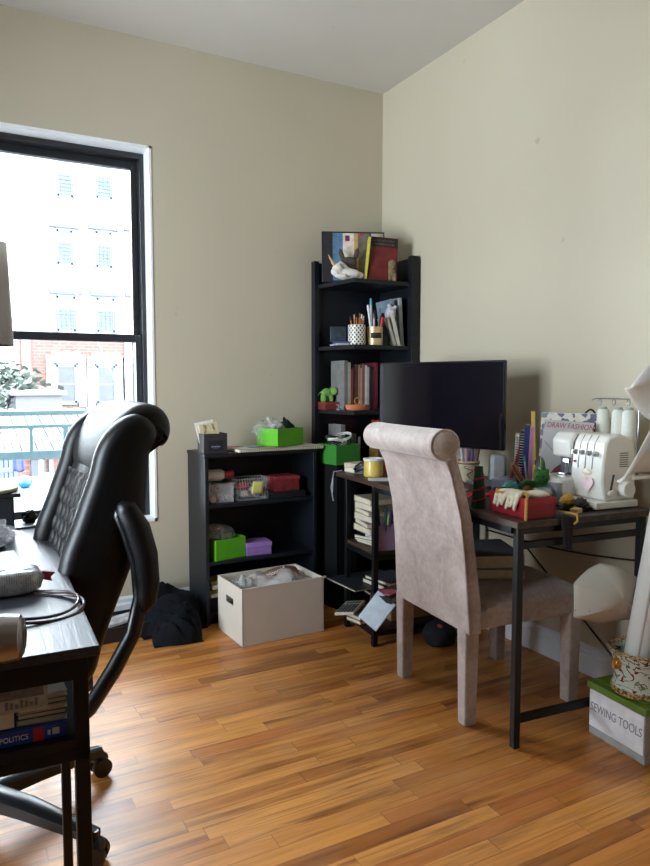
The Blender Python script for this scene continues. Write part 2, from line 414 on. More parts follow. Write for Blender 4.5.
for (px0, px1, py0, py1, st) in ((57, 76, 365, 403, 1), (97, 115, 366, 403, 1), (57, 75, 297, 331, 0), (97, 114, 299, 332, 0), (57, 72, 231, 264, 0), (96, 111, 233, 267, 0),
                             (57, 72, 160, 196, 0), (96, 111, 162, 198, 0), (132, 148, 366, 403, 1), (132, 147, 300, 333, 0), (131, 146, 235, 268, 0), (70, 82, 430, 441, 1)):
    a = far(px0, py1, Y1); b = far(px1, py0, Y1); X0, X1, Z0, Z1 = a.x - bx0, b.x - bx0, a.z - z_g, b.z - z_g
    fr = MB(); t = .09
    fr.b2(X0 - t, X0 + t, -.07, .1, Z0, Z1); fr.b2(X1 - t, X1 + t, -.07, .1, Z0, Z1); fr.b2(X0, X1, -.07, .1, Z1 - t, Z1 + t); fr.b2(X0, X1, -.07, .1, Z0 - t, Z0 + t)
    fr.b2(X0, X1, -.05, .1, (Z0 + Z1) / 2 - .04, (Z0 + Z1) / 2 + .04)
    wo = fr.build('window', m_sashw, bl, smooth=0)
    MB().b2(X0, X1, -.03, .05, Z0, Z1).build('pane', M((26, 32, 38), .35, 0, .5, 3) if st else m_pane, wo, smooth=0)  # upper panes paler to imitate the same washed-out glare
    if st:
        sr = MB(); sr.b2(X0 - .42, X0 - t, -.1, .05, Z0 - .2, Z1 + .3); sr.b2(X1 + t, X1 + .42, -.1, .05, Z0 - .2, Z1 + .3); sr.b2(X0 - .42, X1 + .42, -.12, .05, Z1 + t, Z1 + .42)
        for k in range(3): sr.ell(((X0 * (2 - k) + X1 * k) / 2, -.12, Z1 + .5), (.22, .06, .14), 10)
        sr.build('stone_surround', m_stone_glare, wo)
    else:
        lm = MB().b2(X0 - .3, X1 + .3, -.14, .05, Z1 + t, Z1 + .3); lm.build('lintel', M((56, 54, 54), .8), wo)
    if st == 0:
        g = MB()
        for k in range(6): g.b2(X0, X1, -.10, -.08, Z0 + .1 + k * .16, Z0 + .13 + k * .16)
        for k in range(5): g.b2(X0 + (X1 - X0) * k / 4 - .012, X0 + (X1 - X0) * k / 4 + .012, -.10, -.08, Z0, Z0 + 1.0)
        g.build('window_guard', M((46, 62, 66), .6), wo, smooth=0)
for px in (26, 128):
    a = far(px, 350, Y1).x - bx0
    MB().b2(a - .18, a + .18, -.08, 0, 0, zband - z_g).build('corner_quoin', m_stone_glare, bl, smooth=0)
dp = far(134, 380, Y1).x - bx0
MB().cyl((dp, -.15, 0), (dp, -.15, zband - z_g), .07).build('drain_pipe', M((46, 50, 58), .5), bl)
# low pale house in front
Y2 = 22.0
a = far(17, 432, Y2); b = far(62, 395, Y2)
hs = thing('pale_annex_building', 'low white rendered annex in front of the brick building', 'building', (a.x, Y2, z_g))
m_ren = M((72, 72, 74), .8, 0, .06, 1.0)
MB().b2(0, b.x - a.x, 0, 6, 0, b.z - z_g).build('wall', m_ren, hs, smooth=0)
MB().b2(-.15, b.x - a.x + .15, -.15, 6, b.z - z_g, b.z - z_g + .15).build('roof', M((76, 78, 80), .7), hs, smooth=0)
for (q0, q1, r0, r1) in ((36, 50, 418, 434), (20, 27, 420, 436)):
    c, d = far(q0, r1, Y2), far(q1, r0, Y2)
    wo = MB().b2(c.x - a.x, d.x - a.x, -.05, .05, c.z - z_g, d.z - z_g).build('window', m_pane, hs, smooth=0)
# garage with a slate roof
Y3 = 14.0
g0 = far(-20, 456, Y3); g1 = far(175, 443, Y3)
ga = thing('garage_building', 'low garage row with grey slab roof and brick wall beyond the railing', 'building', (g0.x, Y3, z_g))
gw = g1.x - g0.x; gh = g0.z - z_g
MB().b2(0, gw, 0, 5, 0, gh).build('brick_wall', m_brick, ga, smooth=0)
rf = MB()
for k in range(26):
    xx0 = gw * k / 26
    rf.box((xx0 + gw / 52, 1.8, gh + .45 + .02 * (k % 2)), (gw / 26 - .03, 4.2, .06), (12, 0, 0))
rf.build('slab_roof', M((58, 59, 62), .7, 0, .3, 6), ga, smooth=0)
for (q0, q1, r0, r1, c) in ((32, 45, 459, 500, (44, 48, 54)), (50, 53, 459, 510, (70, 74, 78)), (62, 78, 455, 466, (44, 54, 58))):
    c0, c1 = far(q0, r1, Y3), far(q1, r0, Y3)
    MB().b2(c0.x - g0.x, c1.x - g0.x, -.08, .04, c0.z - z_g, c1.z - z_g).build('door_panel', M(c, .6), ga, smooth=0)
p_ = MB(); u0 = far(41, 460, Y3 - 1); u1 = far(41, 505, Y3 - 1); u2 = far(75, 474, Y3 - 1); u3 = far(41, 474, Y3 - 1)
p_.tube([u0, u1], .05); p_.tube([u3, u2], .04)
tag(p_.build('pipe_rail', M((80, 84, 88), .5)), 'pale metal pipe post and crossbar in front of the garage', 'pipe')
fe = MB(); 
for k in range(7):
    c = far(-12 + k * 4.6, 480, Y3 - 2); c2 = far(-12 + k * 4.6, 456, Y3 - 2); c3 = far(-12 + k * 4.6, 512, Y3 - 2)
    fe.b2(c.x - .05, c.x + .05, Y3 - 2.05, Y3 - 1.95, z_g, c2.z)
c2 = far(0, 470, Y3 - 2); fe.b2(far(-12, 470, Y3 - 2).x, far(16, 470, Y3 - 2).x, Y3 - 2.06, Y3 - 1.94, c2.z - .05, c2.z + .05)
fe.b2(far(-12, 470, Y3 - 2).x, far(16, 470, Y3 - 2).x, Y3 - 2.02, Y3 - 1.98, z_g, c2.z - .3)
tag(fe.build('yard_fence', M((48, 52, 58), .7), smooth=0), 'grey picket yard fence below the garage roof', 'fence')
# outdoor ledge below the window with bag and tarp
lz = far(40, 505, 6.0).z
tag(MB().b2(far(-15, 500, 6).x, far(150, 500, 6).x, 5.2, 9.0, lz - .2, lz).build('outdoor_roof_ledge', M((56, 60, 62), .8, 0, .1, 2), smooth=0), 'flat pale roof ledge outside below the window', 'ledge')
tag(MB().b2(far(-15, 500, 6).x, far(150, 500, 6).x, 5.0, 5.2, lz - .3, lz + .12).build('roof_curb', M((64, 64, 62), .8), smooth=0), 'pale curb along the edge of the roof ledge outside', 'curb')
def lump(name, c, r, mat, seed, label, cat):
    m = MB(); m.ell((0, 0, r[2] * .9), r, 24)
    for i, v in enumerate(m.v):
        n_ = noise.noise(v * (2.2 / max(r)) + Vector((seed, 0, 0))); v *= 1 + .18 * n_; 
        m.v[i] = Vector((v.x, v.y, max(0, v.z)))
    o = m.build(name, mat, loc=c); tag(o, label, cat); return o
c = far(25, 486, 7.7); lump('plastic_bag', (c.x, 7.7, lz), (.105, .10, .10), M((20, 84, 130), .4, 0, .25, 30), 3, 'bright blue plastic bag on the ledge outside the window', 'bag')
c0, c1 = far(13, 472, 7), far(24, 458, 7)
tp = MB().grid(lambda u, v: (c0.x + (c1.x - c0.x) * u, 7 + .02 * sin(u * 9), c0.z + (c1.z - c0.z) * v + .01 * sin(u * 7)), 8, 6).build('hanging_tarp', M((22, 30, 76), .6), solid=.01)
tag(tp, 'dark blue tarp hanging on a line outside', 'tarp')
# railing of the fire escape
Y4 = 1.2
rl = MB(); xa, xb = -3.6, -.6
z1, z2, z3 = 1.03, .943, .757
rl.b2(xa, xb, Y4 - .02, Y4 + .02, z1 - .017, z1 + .012); rl.b2(xa, xb, Y4 - .012, Y4 + .012, z2 - .01, z2 + .01); rl.b2(xa, xb, Y4 - .02, Y4 + .02, z3 - .02, z3 + .03)
for k in range(14):
    px = -3.494 + k * .2025
    rl.b2(px - .010, px + .010 + .012 * (k % 2), Y4 - .01, Y4 + .01, z3, z2)
    for sx in (-1, 1): rl.prism([(px + sx * .01, z2), (px + sx * .03, z2), (px + sx * .01, z2 - .02)], Y4 - .008, Y4 + .008, 'y')
for px in (-3.5, -2.6, -.7): rl.b2(px - .02, px + .02, Y4 - .02, Y4 + .02, .2, z1)
rail = tag(rl.build('fire_escape_railing', M((58, 84, 96), .5, 0, .1)), 'blue-grey metal fire escape railing just outside the window', 'railing')
MB().b2(xa, xb, .5, 1.25, .17, .2).build('platform', M((44, 52, 56), .6), rail, smooth=0)
cb = MB(); p0, p1 = far(50, 235, 29.95), far(129, 412, 1.2)
cb.tube([p0, p0.lerp(p1, .5), p0.lerp(p1, .9), p1], [.03, .016, .005, .003], 6)
tag(cb.build('overhead_cable', M((70, 74, 80), .5)), 'thin dark cable slanting down outside the window', 'cable')
# bare trees left of the buildings
def tree(px, Y, h, label, seed):
    rng = random.Random(seed); c = far(px, 400, Y)
    t = thing('bare_tree', label, 'tree', (c.x, Y, z_g), 0, 'trees beyond the annex')
    tk = MB(); tips = []
    def br(p, d, L, r, k):
        q = p + d * L; tk.tube([p, (p + q) / 2 + Vector((rng.uniform(-.1, .1), 0, 0)), q], [r, r * .85, r * .65], 6)
        if k == 0: tips.append(q); return
        for _ in range(3):
            dd = (d + Vector((rng.uniform(-.45, .45), rng.uniform(-.45, .45), rng.uniform(-.1, .5)))).normalized(); br(q, dd, L * .68, r * .6, k - 1)
    br(Vector((0, 0, 0)), Vector((0, 0, 1)), h * .38, .2, 4)
    tk.build('branches', M((64, 60, 56), .9), t)
    fo = MB()
    for q in tips:
        for _ in range(7):
            c_ = q + Vector((rng.gauss(0, .3), rng.gauss(0, .3), rng.gauss(0, .3))); a_ = rng.uniform(0, 6.28); e1 = Vector((cos(a_), sin(a_), rng.uniform(-.5, .5))) * .12; e2 = Vector((-sin(a_), cos(a_), rng.uniform(-1, 1))) * .1
            fo._add([c_ - e1 - e2, c_ + e1 - e2, c_ + e1 + e2, c_ - e1 + e2], [(0, 1, 2, 3)])
    f_ = fo.build('foliage', M((72, 80, 72), .9, 0, .3, 1), t, smooth=0, fixn=False); f_['kind'] = 'stuff'
tree(-36, 24, 8.0, 'sparse grey-green tree at the left edge of the window view', 1)
tree(-22, 29, 8.6, 'sparse grey-green tree just left of the brick building', 2)
struct(MB().b2(-40, 60, .6, 80, z_g - .2, z_g).build('ground', M((60, 60, 60), .9, 0, .1, .5), smooth=0))

# ------------------------------------------------------------------ small black bookcase under the back wall
bc = thing('low_bookcase', 'low black open bookcase against the back wall between window and corner shelf', 'bookcase', (-.92, -.15, 0))
BX0, BX1, BY0, BY1, BH = -.308, .315, -.15, .13, .850
for sx in (BX0, BX1 - .018): MB().b2(sx, sx + .018, BY0, BY1, 0, BH).build('side_panel', m_black_wood, bc, bevel=.001)
MB().b2(BX0 - .003, BX1 + .003, BY0 - .004, BY1 + .002, BH, BH + .018).build('top', m_black_wood, bc, bevel=.001)
MB().b2(BX0 + .018, BX1 - .018, BY1 - .008, BY1, .05, BH).build('back_panel', m_black_wood, bc)
for z in (.045, .305, .595): MB().b2(BX0 + .018, BX1 - .018, BY0 + .005, BY1 - .008, z, z + .018).build('shelf', m_black_wood, bc, bevel=.001)
MB().b2(BX0 + .018, BX1 - .018, BY0 + .02, BY0 + .035, 0, .045).build('plinth', m_black_wood, bc)
BT = BH + .018

def open_box(name, label, cat, loc, rz, sx, sy, sz, mat, th=.003, inside=None, group=None):
    t = thing(name, label, cat, loc, rz, group)
    m = MB(); m.b2(-sx / 2, sx / 2, -sy / 2, sy / 2, 0, th)
    m.b2(-sx / 2, -sx / 2 + th, -sy / 2, sy / 2, th, sz); m.b2(sx / 2 - th, sx / 2, -sy / 2, sy / 2, th, sz)
    m.b2(-sx / 2 + th, sx / 2 - th, -sy / 2, -sy / 2 + th, th, sz); m.b2(-sx / 2 + th, sx / 2 - th, sy / 2 - th, sy / 2, th, sz)
    m.build('box_body', mat, t, bevel=min(.001, th * .3)); return t
def crumple(name, label, cat, loc, r, mat, seed, amp=.25, freq=3.0, flat=.0, rz=0, nn=28):
    m = MB(); m.ell((0, 0, 0), r, nn)
    R_ = max(r)
    for i, v in enumerate(m.v):
        q = v / R_ * freq + Vector((seed * 3.1, seed, 0))
        k = 1 + amp * (abs(noise.noise(q)) * 2 - .5) + amp * .5 * noise.noise(q * 2.7)
        v = v * k; v.z = max(v.z, -r[2] * (1 - flat)); m.v[i] = v
    zmin = min(v.z for v in m.v)
    m.v = [v - Vector((0, 0, zmin)) for v in m.v]
    o = m.build(name, mat, loc=loc, rot=(0, 0, rz), smooth=60); return tag(o, label, cat) if label else o

# card box with cards on top of the bookcase
cb_ = open_box('card_box', 'small dark open card box on top of the low bookcase', 'box', (-1.165, -.235, BT), 2, .125, .09, .10, M((52, 48, 50), .5))
MB().b2(-.04, .04, -.0462, -.045, .015, .065).build('box_label', M((28, 32, 46), .5), cb_, smooth=0)
scribble(cb_, -.022, .024, .036, .010, M((190, 190, 200), .5), -.0466, seed=3); scribble(cb_, -.014, .016, .026, .004, M((150, 150, 165), .5), -.0466, seed=4)
for k, (c, dx, tz, h) in enumerate((((214, 196, 160), .006, -9, .150), ((226, 222, 214), -.002, -10, .160))):
    t = thing('greeting_card', ['tan lettered card leaning in the dark card box', 'cream card at the back of the dark card box'][k], 'card', (-1.165 + dx, -.235 - .012 + k * .02, BT + .004), 2, 'cards in the card box', rot=(-10, tz, 2))
    MB().b2(-.052, .046, -.003, .003, 0, h).build('card', M(c, .7), t, bevel=.001)
    if k == 0:
        scribble(t, -.145, -.105, -.022, .020, M((70, 60, 52), .7), -.004, True, 5); scribble(t, -.138, -.11, .022, .016, M((70, 60, 52), .7), -.004, True, 6)
# sketchbook and loose papers
sk = thing('spiral_sketchbook', 'wide spiral-bound sketchbook under the papers on the low bookcase', 'sketchbook', (-.81, -.195, BT), 1)
MB().b2(-.245, .245, -.115, .10, .002, .014).build('pages', m_paper, sk, bevel=.001)
MB().b2(-.25, .25, -.115, .102, .0142, .016).build('cover', M((205, 200, 180), .6, 0, .15, 12), sk, bevel=.0005)
cs = MB()
for k in range(40):
    x = -.235 + k * .47 / 39
    cs.tube([(x + .002, -.115 + .009 * cos(a), .009 + .009 * sin(a)) for a in [i * 2 * pi / 8 for i in range(8)]], .0012, 5, closed=True)
cs.build('spiral_binding', M((70, 70, 72), .4, .6), sk)
for k, (x, y, rz, c, lab, sx, sy) in enumerate(((-.99, -.20, -28, (222, 224, 232), 'white printed sheet lying at an angle on the sketchbook', .16, .11), (-1.03, -.16, 12, (206, 120, 120), 'pink slip of paper peeking out behind the white sheet', .10, .06),
                                      (-.86, -.235, 4, (214, 178, 62), 'yellow paper strip in front of the green shoebox', .17, .035), (-.93, -.245, 8, (88, 110, 168), 'blue printed strip on the sketchbook', .10, .03))):
    z0 = BT + .0165 + k * .0012
    tag(MB().b2(-sx / 2, sx / 2, -sy / 2, sy / 2, 0, .001).build('loose_paper', M(c, .7, 0, .2, 60), loc=(x, y, z0), rot=(0, 0, rz), smooth=0), lab, 'paper', 'papers on the sketchbook')
m_green = M((92, 180, 28), .5, 0, .04)
gb = open_box('green_box', 'bright lime green box on top of the low bookcase', 'box', (-.765, -.185, BT + .021), 24, .21, .15, .092, m_green)
crumple('plastic_bag', 'clear crinkled plastic bag spilling from the lime green box on the bookcase', 'bag', (-.82, -.17, BT + .03), (.075, .06, .065), m_clear, 4, .5, 3)
crumple('black_cloth', 'black cloth stuffed in the right side of the top lime green box', 'cloth', (-.722, -.165, BT + .034), (.042, .034, .058), M((22, 24, 32), .9, 0, .2), 6, .4, 2.4)
# first shelf
SZ1 = .613
bt = thing('lotion_bottle', 'white bottle with red collar lying on the clear container', 'bottle', (-1.152, -.215, SZ1 + .138), 0, rot=(0, 90, -4))
MB().lathe([(0, -.06), (.026, -.06), (.03, -.05), (.03, .03), (.022, .05), (.014, .052)]).build('bottle_body', M((225, 220, 215), .35), bt)
MB().lathe([(.014, .052), (.021, .054), (.021, .10), (.01, .104)]).build('cap', M((130, 30, 40), .4), bt)
cc = open_box('clear_container', 'clear lidded plastic container of thread spools on the middle shelf', 'container', (-1.14, -.205, SZ1), 0, .15, .12, .09, m_clear, .003)
MB().b2(-.08, .08, -.065, .065, .09, .10).build('lid', m_clear, cc, bevel=.003)
for k, (x, y, c) in enumerate(((-1.18, -.225, (196, 186, 160)), (-1.135, -.22, (170, 164, 150)), (-1.10, -.21, (160, 170, 130)))):
    m = MB(); m.lathe([(.016, 0), (.016, .005), (.011, .006), (.011, .04), (.016, .041), (.016, .046)])
    tag(m.build('thread_spool', M(c, .6), loc=(x, y, SZ1 + .02), rot=(90, 20 * k, 30 * k + 5)), ['cream thread spool at the left inside the clear container', 'grey thread spool in the middle of the clear container', 'olive thread spool at the right inside the clear container'][k], 'spool', 'spools in the clear container')
wb = thing('wire_basket', 'silver wire basket of folded fabric with a sticky note on the middle shelf', 'basket', (-.965, -.225, SZ1), 3)
m_wire = M((150, 150, 152), .35, .7)
bk = MB(); bw, bd, bh = .092, .055, .115
for z, g in ((.005, .86), (.04, .9), (.075, .95), (bh, 1.0)):
    bk.tube([(-bw * g, -bd * g, z), (bw * g, -bd * g, z), (bw * g, bd * g, z), (-bw * g, bd * g, z)], .0025 if z == bh else .0014, 6, closed=True)
for k in range(13):
    x = -1 + k / 6
    for s_ in (-1, 1): bk.tube([(x * bw * .86, s_ * bd * .86, .005), (x * bw, s_ * bd, bh)], .0012, 5)
for k in range(7):
    y = -1 + k / 3
    for s_ in (-1, 1): bk.tube([(s_ * bw * .86, y * bd * .86, .005), (s_ * bw, y * bd, bh)], .0012, 5)
    bk.tube([(-bw * .86, y * bd * .86, .005), (bw * .86, y * bd * .86, .005)], .0012, 5)
bk.build('wire_frame', m_wire, wb)
nt = MB().grid(lambda u, v: ((u - .5) * .06, -.003 * sin(pi * v) - .004 * v, (v - .5) * .062), 6, 6).build('sticky_note', M((214, 214, 120), .7), wb, solid=.0006, loc=(.018, -.063, .07), rot=(4, 4, 0))
for k, (c, x, z) in enumerate((((150, 60, 56), -.03, .05), ((200, 196, 186), .02, .035), ((176, 168, 160), -.02, .012), ((186, 178, 168), .03, .012))):
    crumple('folded_fabric', ['dark red fabric at the top of the wire basket', 'white fabric behind the sticky note in the wire basket', 'grey fabric at the bottom left of the wire basket', 'beige fabric at the bottom right of the wire basket'][k], 'fabric', (-.965 + x, -.225, SZ1 + z), (.042, .035, .022), M(c, .9), 10 + k, .3, 2.5)['group'] = 'fabrics in the wire basket'
rb = thing('gift_box', 'dark red lidded box at the right of the middle shelf', 'box', (-.765, -.2, SZ1 + .035), 4)
MB().b2(-.075, .075, -.06, .06, 0, .062).build('box_body', M((122, 38, 44), .5, 0, .3, 30), rb, bevel=.002)
MB().b2(-.078, .078, -.063, .063, .056, .078).build('lid', M((140, 46, 50), .5, 0, .3, 40), rb, bevel=.002)
tag(MB().b2(-.13, .09, -.1, .08, 0, .034).build('black_tray', M((20, 22, 28), .4), loc=(-.75, -.18, SZ1), bevel=.003), 'flat black tray under the dark red box', 'tray')
# second shelf
SZ2 = .323
gb2 = open_box('green_box', 'bright lime green box with a clear bag on the lower shelf of the bookcase', 'box', (-1.10, -.215, SZ2), 12, .18, .125, .105, m_green)
tag(MB().b2(-.075, .075, -.045, .045, 0, .055).build('folded_clothes', M((62, 44, 50), .9, 0, .5, 40), loc=(-1.10, -.215, SZ2 + .004), rot=(0, 0, 12), bevel=.01), 'dark folded fabric filling the lower lime green box', 'fabric')
crumple('red_cloth', 'small red cloth at the left inside the lower lime green box', 'cloth', (-1.145, -.235, SZ2 + .06), (.03, .025, .02), M((180, 40, 36), .8), 21, .3)
crumple('plastic_bag', 'clear plastic bag bulging above the lower lime green box', 'bag', (-1.12, -.20, SZ2 + .075), (.085, .05, .05), m_clear, 22, .3, 2)
pb = thing('purple_box', 'purple lidded box beside the lower lime green box', 'box', (-.925, -.215, SZ2), -3)
MB().b2(-.068, .068, -.055, .055, 0, .06).build('box_body', M((140, 104, 170), .55), pb, bevel=.001)
MB().b2(-.071, .071, -.058, .058, .045, .066).build('lid', M((152, 116, 182), .55), pb, bevel=.001)
# bottom shelf
for k, (c, h) in enumerate((((196, 188, 164), .018), ((160, 150, 70), .014), ((206, 200, 184), .02), ((182, 160, 90), .016))):
    z = .063 + .075 + k * .021
    tag(MB().b2(-.09, .09, -.06, .06, 0, h).build('magazine', M(c, .6, 0, .3, 30), loc=(-1.12 + .006 * k, -.225, z), rot=(0, 0, 5 * (-1) ** k), bevel=.002),
        ['cream magazine at the bottom of the stack on the bottom shelf', 'olive magazine second from the bottom on the bottom shelf', 'white magazine third from the bottom on the bottom shelf', 'yellow magazine topmost of the bottom shelf stack'][k], 'magazine', 'magazines on the bottom shelf of the bookcase')
tag(MB().b2(-.1, .1, -.065, .065, 0, .074).build('black_shoebox', M((24, 25, 30), .6), loc=(-1.11, -.22, .063), bevel=.003), 'black box under the magazine stack on the bottom shelf', 'box')

# ------------------------------------------------------------------ black corner shelf
cs_ = thing('corner_shelf', 'tall black corner shelf unit filling the corner of the room', 'shelf unit', (0, 0, 0))
MB().b2(-.48, -.02, -.035, -.012, 0, 1.90).build('back_panel', m_black_wood, cs_, bevel=.001)
MB().b2(-.035, -.012, -.38, -.035, 0, 1.915).build('side_panel', m_black_wood, cs_, bevel=.001)
MB().b2(-.49, -.462, -.062, -.02, 0, 1.905).build('post', m_black_wood, cs_, bevel=.001)
MB().b2(-.062, -.012, -.40, -.362, 0, 1.92).build('post', m_black_wood, cs_, bevel=.001)
for z in (.05, .36, .715, 1.07, 1.425, 1.775):
    MB().prism([(-.035, -.035), (-.47, -.035), (-.468, -.06), (-.425, -.385), (-.06, -.385), (-.035, -.36)], z - .022, z, 'z').build('shelf', m_black_wood, cs_, bevel=.001)

def book(loc, w, h, d, cover, label, group=None, rot=(0, 0, 0), spine_text=None, tcol=(230, 226, 214), pages=(224, 216, 198), img=None, tsize=None, name='book', cat='book', front=None):
    """stands upright: thickness along x, spine at -y, foot at z=0"""
    t = thing(name, label, cat, loc, 0, group, rot=rot)
    m = MB(); k = min(.0025, w * .12)
    m.b2(-w / 2, -w / 2 + k, 0, d, 0, h); m.b2(w / 2 - k, w / 2, 0, d, 0, h); m.b2(-w / 2, w / 2, -k, 0, 0, h)
    m.build('cover', M(cover, .5, 0, .15, 25), t, bevel=.0006)
    MB().b2(-w / 2 + k, w / 2 - k, 0, d - .003, .003, h - .003).build('pages', M(pages, .85), t, smooth=0)
    if spine_text:
        text('lettering', spine_text, tsize or w * .6, M(tcol, .5), t, (0, -k - .0003, h * .5), (90, 90, 0))
    return t
def flat_book(loc, w, h, th, cover, label, group=None, rz=0, tilt=0, **kw):
    """lies flat: rz turns it; spine towards local -x"""
    t = thing(kw.get('name', 'book'), label, kw.get('cat', 'book'), loc, 0, group, rot=(tilt, kw.get('tilty', 0), rz)); k = min(.0025, th * .14)
    m = MB(); m.b2(-w / 2, w / 2, -h / 2, h / 2, 0, k); m.b2(-w / 2, w / 2, -h / 2, h / 2, th - k, th); m.b2(-w / 2 - k, -w / 2, -h / 2, h / 2, 0, th)
    m.build('cover', M(cover, .5, 0, .12, 25), t, bevel=.0006)
    MB().b2(-w / 2, w / 2 - .003, -h / 2 + .003, h / 2 - .003, k, th - k).build('pages', M(kw.get('pages', (214, 204, 184)), .85), t, smooth=0)
    return t

# top of the corner shelf: big picture album leaning, red book, unicorn, bear
T1 = 1.775
alb = thing('picture_book', 'large dark-edged collage picture book leaning in the corner atop the corner shelf', 'book', (-.345, -.25, T1), 0, rot=(-9, 0, -24))
MB().b2(-.175, .175, .0, .018, 0, .285).build('cover', M((34, 34, 40), .4), alb, bevel=.002)
for k, (x0, x1, c) in enumerate(((-.160, -.115, (40, 38, 44)), (-.115, -.058, (86, 120, 150)), (-.058, .004, (214, 200, 186)), (.004, .026, (190, 150, 96)), (.026, .09, (104, 96, 90)), (.09, .10, (60, 54, 44)), (.10, .168, (190, 180, 160)))):
    MB().b2(x0, x1, -.0015, 0, .008, .275).build('picture_panel', M(c, .45, 0, .35, 22), alb, smooth=0)
MB().b2(-.045, -.02, -.0025, -.0015, .23, .262).build('cover_emblem', M((96, 34, 90), .5), alb, smooth=0)
rd = MB(); rd.prism([(.03, .262), (.045, .275), (.06, .262)], -.0025, -.0015, 'y'); rd.build('cover_emblem', M((190, 30, 30), .5), alb, smooth=0)
rb_ = thing('red_novel', 'maroon cover book with dark title band leaning atop the corner shelf', 'book', (-.225, -.352, T1), 0, rot=(-8, 4, -20))
MB().b2(-.08, .08, 0, .022, 0, .245).build('cover', M((104, 34, 32), .45, 0, .35, 18), rb_, bevel=.002)
MB().b2(-.078, .078, -.0012, 0, .19, .24).build('title_band', M((36, 32, 32), .5), rb_, smooth=0)
scribble(rb_, -.055, .06, .226, .013, M((120, 110, 92), .6), seed=7); scribble(rb_, -.05, .055, .205, .013, M((120, 110, 92), .6), seed=8)
yb = book((-.318, -.325, T1), .014, .235, .16, (196, 186, 70), 'thin yellow book squeezed beside the maroon book', rot=(0, 6, -28))
fg = MB(); fg.ell((0, 0, .03), (.075, .035, .032)); fg.ell((-.055, -.015, .05), (.03, .024, .034)); fg.ell((-.07, -.025, .035), (.024, .018, .02), rot=(0, 30, 0)); fg.ell((.06, .01, .025), (.035, .02, .022)); fg.ell((-.04, -.045, .012), (.035, .012, .012)); fg.ell((-.03, .0, .08), (.01, .008, .018))
uni = thing('unicorn_figurine', 'white reclining unicorn toy with a gold horn atop the corner shelf', 'figurine', (-.418, -.30, T1), -20)
fg.build('body', M((226, 220, 212), .7, 0, .06), uni, remesh=.003)
MB().cyl((-.075, -.02, .075), (-.108, -.035, .125), .009, .002, 10).build('horn', M((206, 168, 120), .5), uni)
mn = MB()
for k in range(5): mn.ell((-.035 + k * .012, -.004, .085 - k * .010), (.016, .012, .014))
mn.build('mane', M((170, 166, 164), .8), uni, remesh=.004)
# rabbit-like grey toy behind the unicorn, eared
br = MB(); br.ell((0, 0, .05), (.05, .035, .05)); br.ell((0, -.01, .10), (.045, .032, .03)); br.ell((-.04, 0, .14), (.014, .01, .036), rot=(0, -18, 0)); br.ell((.042, 0, .145), (.015, .01, .038), rot=(0, 14, 0))
tag(br.build('eared_toy', M((74, 64, 58), .85, 0, .4, 60), loc=(-.385, -.262, T1), rot=(0, 0, -18), remesh=.004), 'grey-brown long-eared toy sitting behind the white unicorn', 'toy')
be = MB(); be.ell((0, 0, .045), (.022, .018, .045)); be.ell((0, -.002, .095), (.022, .018, .022)); be.ell((0, 0, .03), (.02, .018, .035)); be.ell((0, -.004, .075), (.022, .02, .02)); be.ell((-.016, 0, .09), .008); be.ell((.016, 0, .09), .008); be.ell((-.014, -.012, .02), (.009, .009, .024)); be.ell((.014, -.012, .02), (.009, .009, .024)); be.ell((0, -.02, .07), .009)
tag(be.build('bear_figurine', M((120, 100, 70), .7, 0, .3, 60), loc=(-.172, -.366, T1), rot=(0, 0, -25), remesh=.0018), 'small tan bear figurine in front of the maroon book', 'figurine')
# second shelf: mug of brushes, gold can of pens, notebooks
T2 = 1.425
def vessel(name, label, cat, loc, r, h, mat, group=None, r2=None):
    t = thing(name, label, cat, loc, 0, group); r2 = r2 or r
    MB().lathe([(r * .9, 0), (r, .004), (r2, h), (r2 - .003, h + .001), (r2 - .005, h - .002), (r - .006, .006), (0.0005, .006)]).build('vessel_body', mat, t)
    return t
def m_rings(name, base, dark, zs):
    a = NM(name); co = a.obj(); sp = a.n('ShaderNodeSeparateXYZ'); a.l(co, sp.inputs[0])
    at = a.math('ARCTAN2', sp.outputs[1], sp.outputs[0])
    w1 = a.math('SINE', a.math('MULTIPLY', at, 14.0)); w2 = a.math('SINE', a.math('MULTIPLY', sp.outputs[2], 2 * pi / .024))
    k = a.math('GREATER_THAN', a.math('MULTIPLY', w1, w2), .25)
    a.l(a.mix(k, S(*base), S(*dark)), a.p.inputs['Base Color']); a.p.inputs['Roughness'].default_value = .35; return a.m
def sticks(root_loc, items, group, z0=.006, spread=.02, seed=1):
    rng = random.Random(seed)
    for (nm, lab, c, L, r, az, lean, tip) in items:
        t = thing(nm, lab, nm.split('_')[-1], (root_loc[0] + cos(radians(az)) * spread * .35, root_loc[1] + sin(radians(az)) * spread * .35, root_loc[2] + z0), 0, group, rot=(0, lean, az))
        MB().cyl((0, 0, 0), (0, 0, L * .86), r, r, 8).build('barrel', M(c, .4), t)
        MB().cyl((0, 0, L * .86), (0, 0, L), r * 1.15, r * .9, 8).build('tip', M(tip, .5), t)
vessel('brush_mug', 'black and white patterned mug of paint brushes on the corner shelf', 'mug', (-.365, -.315, T2), .048, .108, m_rings('patterned_glaze', (220, 216, 206), (48, 46, 46), 0))
sticks((-.365, -.315, T2), [('paint_brush', 'paint brush at the %s of the patterned mug' % w_, (170, 110, 50), .15 + .008 * (k % 3), .004, -180 + 40 * k, 9, cc_) for k, (w_, cc_) in enumerate((('far left', (60, 40, 30)), ('left front', (190, 160, 110)), ('front', (90, 50, 30)), ('front right', (200, 190, 170)), ('right', (120, 70, 40)), ('far right', (225, 220, 210)), ('back', (150, 90, 40))))], 'brushes in the patterned mug', spread=.05)
gc_ = vessel('pen_can', 'gold pen can with a black label on the corner shelf', 'can', (-.262, -.335, T2), .044, .10, M((204, 180, 132), .3, .3, .1))
